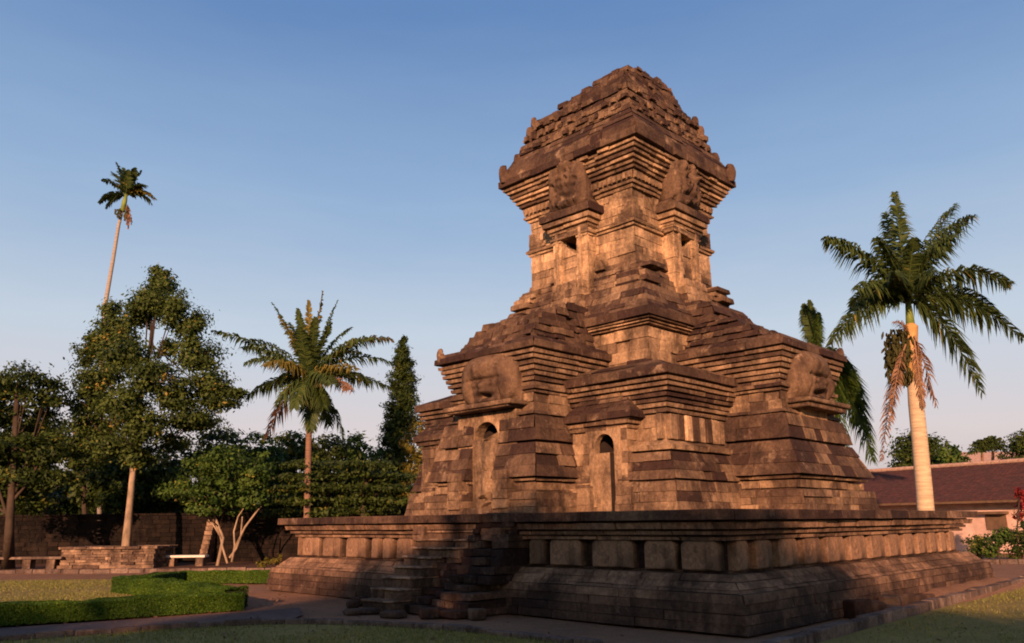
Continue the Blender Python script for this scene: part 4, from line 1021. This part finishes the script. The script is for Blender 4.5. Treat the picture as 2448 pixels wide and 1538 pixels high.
# ------------------------------------------------------------------ lawns: blades
def blades(name, poly, n, h, seed):
    rs = np.random.RandomState(seed); P = np.array(poly); x0, y0 = P.min(0); x1, y1 = P.max(0)
    x = rs.uniform(x0, x1, n); y = rs.uniform(y0, y1, n); ins = np.zeros(n, bool); j = len(P)-1
    for i in range(len(P)):
        c = ((P[i, 1] > y) != (P[j, 1] > y)) & (x < (P[j, 0]-P[i, 0])*(y-P[i, 1])/(P[j, 1]-P[i, 1]+1e-9)+P[i, 0]); ins ^= c; j = i
    x = x[ins]; y = y[ins]; n = len(x)
    dens = np.sin(x*1.7+1)*np.sin(y*1.3)+np.sin(x*.6-y*.9); k = rs.uniform(-2.2, 1.2, n) < dens; x = x[k]; y = y[k]; n = len(x)
    a = rs.uniform(0, 6.28, n); hh = h*rs.uniform(.4, 1.2, n); w = .009
    V = np.empty((n, 3, 3)); V[:, 0] = np.stack([x-w*np.cos(a), y-w*np.sin(a), np.full(n, .006)], 1); V[:, 1] = np.stack([x+w*np.cos(a), y+w*np.sin(a), np.full(n, .006)], 1)
    V[:, 2] = np.stack([x+rs.normal(0, .5, n)*hh, y+rs.normal(0, .5, n)*hh, hh], 1)
    me = bpy.data.meshes.new(name); me.vertices.add(3*n); me.vertices.foreach_set('co', V.reshape(-1).astype(np.float32)); me.loops.add(3*n); me.loops.foreach_set('vertex_index', np.arange(3*n, dtype=np.int32))
    me.polygons.add(n); me.polygons.foreach_set('loop_start', np.arange(0, 3*n, 3, dtype=np.int32)); me.polygons.foreach_set('loop_total', np.full(n, 3, np.int32))
    at_ = me.attributes.new('tone', 'FLOAT', 'FACE'); at_.data.foreach_set('value', np.clip(rs.normal(.5, .22, n), 0, 1).astype(np.float32)); me.materials.append(M_grass); me.update()
    o = bpy.data.objects.new(name, me); COL.objects.link(o); tag(o, None, None, None, 'stuff'); return o
g1 = blades('grass', [(p.x, p.y) for p in KERB_ARC[12:90]] + [(2.5, 8), (-11, 8)], 60000, .055, 1); tag(g1, 'dull shaded grass in front of the curved path kerb', 'grass')
g2 = blades('grass', [(-26, 11), (-12.2, 12.5), (-8.7, 14.7), (-5.9, 16.7), (-9.9, 21.0), (-10.4, 26.0), (-26, 26.5)], 110000, .05, 2); tag(g2, 'sunlit dry grass on the lawn enclosed by the hedges', 'grass')
g3 = blades('grass', [(4.3, 11.5), (8.6, 16.2), (13, 21.1), (17.5, 26), (20, 20), (14, 9), (4.5, 8)], 90000, .05, 3); tag(g3, 'sunlit grass right of the straight stone kerb', 'grass')

rs = np.random.RandomState(55); n = 2600
lx = rs.uniform(-16, 8, n); ly = rs.uniform(11.5, 24, n); pw_ = np.stack([lx-TC.x, ly-TC.y], 1); ca, sa = math.cos(TYAW), math.sin(TYAW)
qx = pw_[:, 0]*ca+pw_[:, 1]*sa; qy = -pw_[:, 0]*sa+pw_[:, 1]*ca; kp = ~((np.abs(qx) < 7.1) & (np.abs(qy) < 7.3)) & (rs.uniform(0, 1, n) < .35+.6*(np.sin(lx*1.3)*np.cos(ly*.9) > .1))
lv = leafmesh('fallen_leaves', np.stack([lx, ly, rs.uniform(.012, .03, n)], 1)[kp], (rs.normal(size=(n, 3))*.3+np.array([0, 0, 1]))[kp], .075, M_palmD, rs.normal(.2, .25, n)[kp], None, 9)
tag(lv, 'dry fallen leaves scattered over the path, dirt and lawns', 'leaves', None, 'stuff')
# ------------------------------------------------------------------ planter, benches, wall
pl = Vector((-16.2, 34.1, 0))
planter = empty('stone_planter', 'square planter of stacked rough stones around the conical tree', 'planter', pl)
mb = MB()
ring(mb, -1.85, 1.85, -.9, .9, [(0, .14, .08, .08, .5, .3)] + [(.14+.1*k, .24+.1*k, 0, 0, rnd.uniform(.28, .5)) for k in range(6)] + [(.74, .84, .12, .12, .55, .6)], L=.4, tone=.5, tv=.5, depth=.3, j=.022, sh=.035)
mb.build('wall', M_rock, planter, bevel=.02)
o = MB(); o.box(-1.6, 1.6, -.65, .65, .6, .76, .3); o.build('soil', M_bed, planter)
def bench(label, x, Y, L, top, hh, legs, n=1):
    r = empty('stone_bench', label, 'bench', (x, Y, 0), 0, None); mb = MB(); mb.box(-L/2, L/2, -.25, .25, hh-.09, hh, .7, .006); mb.build('seat', top, r, bevel=.01)
    for u in legs:
        mb = MB(); mb.box(u-.16, u+.16, -.2, .2, -.03, hh-.095, .5, .01); mb.build('leg', M_rock, r, bevel=.012)
bench('stone bench with white slab right of the planter', -14.15+.6, 34.5, 1.65, M_white, .44, (-.6, .6))
bench('long grey slab bench left of the planter', -19.5, 33.2, 3.2, M_kerb, .48, (-1.2, .2, 1.15))

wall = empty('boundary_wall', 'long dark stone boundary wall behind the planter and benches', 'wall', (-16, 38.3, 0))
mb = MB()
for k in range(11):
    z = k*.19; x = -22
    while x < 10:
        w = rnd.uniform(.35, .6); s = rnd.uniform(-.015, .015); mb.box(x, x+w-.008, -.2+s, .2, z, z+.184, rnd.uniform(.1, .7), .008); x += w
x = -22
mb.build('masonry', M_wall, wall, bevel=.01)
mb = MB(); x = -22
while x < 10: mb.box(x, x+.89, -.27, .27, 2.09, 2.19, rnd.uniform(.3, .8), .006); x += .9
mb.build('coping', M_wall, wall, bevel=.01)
mb = MB()
for k in range(10):
    z = k*.2; o_ = .9*(1-k/10); mb.box(-.17, .17, -.3-o_, 0, z, z+.195, rnd.uniform(.4, .9), .012)
bt = mb.build('buttress', M_rock, wall, bevel=.012); bt.location = (2.1, -.02, 0)

# small house behind the left wall
hb = at(120, 1250, 52); hb.z = 0
hs = empty('village_house', 'small house with greenish roof half hidden behind the left trees', 'house', hb)
mb = MB(); mb.box(-3.2, 3.2, -2.5, 2.5, 0, 3.4, .5); mb.build('wall', M_plaster, hs)
mb = MB()
mb.add([(-3.8, -3.1, 3.3), (3.8, -3.1, 3.3), (3.8, 0, 5.0), (-3.8, 0, 5.0), (3.8, 3.1, 3.3), (-3.8, 3.1, 3.3), (-3.8, -3.1, 3.2), (3.8, -3.1, 3.2), (3.8, 3.1, 3.2), (-3.8, 3.1, 3.2)],
       [(0, 1, 2, 3), (3, 2, 4, 5), (6, 7, 1, 0), (8, 9, 5, 4), (0, 3, 5, 9, 6), (1, 7, 8, 4, 2), (6, 9, 8, 7)], .6); mb.build('roof', M_greenroof, hs)

# ------------------------------------------------------------------ tiled house on the right
eL = at(2010, 1192, 45); eR = at(2408, 1185, 37); dh = Vector((eR.x-eL.x, eR.y-eL.y, 0)).normalized(); nh = Vector((-dh.y, dh.x, 0))
h0 = Vector((eL.x, eL.y, 0))-dh*7
house = empty('tiled_house', 'long low house with dark clay tile roof and pink wall at the right', 'house', h0, math.atan2(dh.y, dh.x))
eave = 2.42; ridge = 4.3; run = 3.4; HL = 24
mb = MB()
# tile courses: overlapping rows of slightly tilted tiles, each row broken into tiles
nr = 18; dz = (ridge-eave)/nr; dy = run/nr
for r_ in range(nr):
    x = 0
    while x < HL:
        w = .24; yy = r_*dy; z = eave+r_*dz; j = rnd.uniform(-.008, .008)
        mb.add([(x, yy-.03, z+.02+j), (x+w-.01, yy-.03, z+.02+j), (x+w-.01, yy+dy+.03, z+dz+.015+j), (x, yy+dy+.03, z+dz+.015+j), (x, yy-.03, z-.01+j), (x+w-.01, yy-.03, z-.01+j)],
               [(0, 1, 2, 3), (4, 5, 1, 0)], rnd.uniform(.1, 1)); x += w
mb.add([(0, -.02, eave-.03), (HL, -.02, eave-.03), (HL, run, ridge-.03), (0, run, ridge-.03), (HL, 2*run, eave-.03), (0, 2*run, eave-.03)], [(0, 1, 2, 3), (3, 2, 4, 5), (0, 3, 5), (1, 4, 2)], .3)
rf = mb.build('roof', M_tile, house)
mb = MB(); x = 0
while x < HL: mb.tube([(x, run, ridge+.05), (x+.43, run, ridge+.05)], [.11, .11], 8, rnd.uniform(.3, 1)); x += .44
mb.build('ridge_cap', simple('ridge_mortar', (.42, .28, .22)), rf, smooth=False)
mb = MB(); mb.box(.3, HL-.3, .75, 2*run-.75, 0, eave+.2, .5); mb.build('wall', M_plaster, house)
mb = MB(); mb.box(0, HL, -.06, -.02, eave-.13, eave-.02, .5); mb.build('fascia_board', M_wood, house)
def along(px, off=.75):
    r = at(px, 1222, 1.0).x
    return min(np.arange(0, HL, .02), key=lambda u: abs((h0+dh*float(u)+nh*off).x/(h0+dh*float(u)+nh*off).y-r))
u0, u1 = float(along(2312)), float(along(2375)); mb = MB(); mb.box(u0, u1, .35, .76, 1.78, 1.9, .3); mb.box(u0+.15, u1-.15, .70, .76, 1.05, 1.775, .3)
mb.build('window_hood', M_wood, house)
hf = at(2360, 1100, 90); hf.z = 0
h2 = empty('village_house', 'distant house with pale tiled roof over the long roof at right', 'house', hf)
zt = at(2360, 1062, 90).z
mb = MB(); mb.box(-6, 14, 0, 8, 0, zt-1.4, .5); mb.build('wall', M_plaster, h2)
mb = MB(); mb.add([(-6.6, -.6, zt-1.5), (14.6, -.6, zt-1.5), (14.6, 4, zt+.3), (-6.6, 4, zt+.3), (14.6, 8.6, zt-1.5), (-6.6, 8.6, zt-1.5)], [(0, 1, 2, 3), (3, 2, 4, 5), (0, 3, 5), (1, 4, 2), (0, 5, 4, 1)], .9); mb.build('roof', simple('pale_tile', (.45, .30, .24)), h2)

def dirt_bank():
    # trodden earth heaped against the far half of the right plinth wall
    vs = []; nx, ny = 60, 14
    for i in range(nx+1):
        x = -3.2+i*(10.6/nx); t = min(1, max(0, (x+2.6)/4.2)); h = .20*t*t*(3-2*t)
        for k in range(ny+1):
            u = k/ny; y = -6.7-u*1.25; f = max(0, 1-max(0, u-.15)/.85); f = f*f*(3-2*f)
            e = 1 if x < 5.6 else max(0, 1-(x-5.6)/1.8)
            z = h*f*e+.012*math.sin(x*5+k)*f*e-.015+.003*k/ny
            w = TC+Matrix.Rotation(TYAW, 3, 'Z') @ Vector((x, y, 0)); vs.append((w.x, w.y, z))
    fs = [(i*(ny+1)+k, i*(ny+1)+k+1, (i+1)*(ny+1)+k+1, (i+1)*(ny+1)+k) for i in range(nx) for k in range(ny)]
    me = bpy.data.meshes.new('dirt_bank'); me.from_pydata(vs, [], fs); me.materials.append(M_dirt); me.polygons.foreach_set('use_smooth', [True]*len(fs))
    o = bpy.data.objects.new('dirt_bank', me); COL.objects.link(o); o['kind'] = 'structure'
dirt_bank()
# ------------------------------------------------------------------ loose stones
def rock(label, p, s, grp=None, seed=0):
    r = random.Random(seed); fs = BF
    vs = [(sx*s[0]*r.uniform(.8, 1.05), sy*s[1]*r.uniform(.8, 1.05), z*r.uniform(.88, 1.1)) for z in (0, 1.7*s[2]) for sx, sy in ((-1, -1), (1, -1), (1, 1), (-1, 1))]
    mb = MB(); mb.add(vs, fs, r.uniform(.05, .4)); o = mb.build('loose_stone', M_plinth, None, bevel=.03); o.location = p; o.rotation_euler = (0, 0, r.uniform(0, 3)); tag(o, label, 'stone', grp)
W2 = lambda x, y: TC+Matrix.Rotation(TYAW, 3, 'Z') @ Vector((x, y, 0))
for i, (x, y, s, lab) in enumerate(((-7.9, 1.15, (.14, .11, .08), 'dark loose stone left of the lowest stair step'), (-7.5, 1.5, (.19, .13, .10), 'larger dark loose stone between the stairs and the left plinth'), (-8.45, -.9, (.24, .14, .07), 'flat loose stone right of the lowest stair step'),
                                    (-8.1, -1.5, (.20, .16, .10), 'loose block in front of the ruined stair cheek'), (-7.75, -2.35, (.16, .14, .11), 'small upright stone near the right end of the stair ruin'), (-8.35, .1, (.42, .22, .05), 'broad flat stone at the foot of the stairs'))):
    p = W2(x, y); rock(lab, (p.x, p.y, -.02), s, 'loose stones around the stairs', i)
for i in range(7):
    x = -3.6+i*.5+rnd.uniform(-.1, .1); p = W2(x, -7.2+rnd.uniform(-.08, .08))
    rock(('broken footing stone beside the right plinth wall, number %d from the near corner' % (i+1)).replace('number %d' % (i+1), ['nearest', 'second', 'third', 'fourth', 'fifth', 'sixth', 'farthest'][i]), (p.x, p.y, -.03), (rnd.uniform(.2, .32), rnd.uniform(.14, .22), rnd.uniform(.09, .2)), 'broken footing stones along the plinth', 20+i)

# ------------------------------------------------------------------ trees behind the viewpoint, which shade the foreground
az = math.radians(10)
def shade(v, top, r, d, lab, seed):
    """v: sideways position as seen along the sunlight, top: crown top height"""
    bx = v*math.cos(az)+d*math.sin(az); by = -v*math.sin(az)+d*math.cos(az)
    cl = []
    rr = random.Random(seed)
    for k in range(9):
        a = rr.uniform(0, 6.28); q = rr.uniform(.1, .55)*r; cl.append(((bx+q*math.cos(a), by+q*math.sin(a), top-r*.55-rr.uniform(0, top*.55)), (r*.62, r*.62, r*.55)))
    cl.append(((bx, by, top-r*.5), (r*.7, r*.7, r*.5)))
    cl.append(((bx, by, 2.2), (r*.8, r*.8, 2.0)))
    tree('shade_tree', lab, 'tree', (bx, by, 0), cl, .42, M_leafB, 150, (.25, .12), M_barkd, seed, 'trees behind the viewpoint', nsub=16, sub=.3, shell=.2)
D = -22; k_ = 22*math.tan(SUN_EL)
for i, (v, h, r) in enumerate(((-24, 3.75, 4.2), (-19, 3.75, 3.6), (-14.5, 3.7, 3.4), (-10.8, 3.7, 3.0), (-6.2, 5.5, 2.5), (-3.4, 6.15, 2.6), (-.8, 5.75, 2.4), (1.8, 5.15, 2.4), (4.3, 4.35, 2.2))):
    shade(v, h+k_, r, D, 'broad leafy tree behind the viewpoint, %s of the row' % ['leftmost', 'second from left', 'third from left', 'fourth from left', 'middle', 'sixth from left', 'seventh from left', 'second from right', 'rightmost'][i], 100+i)
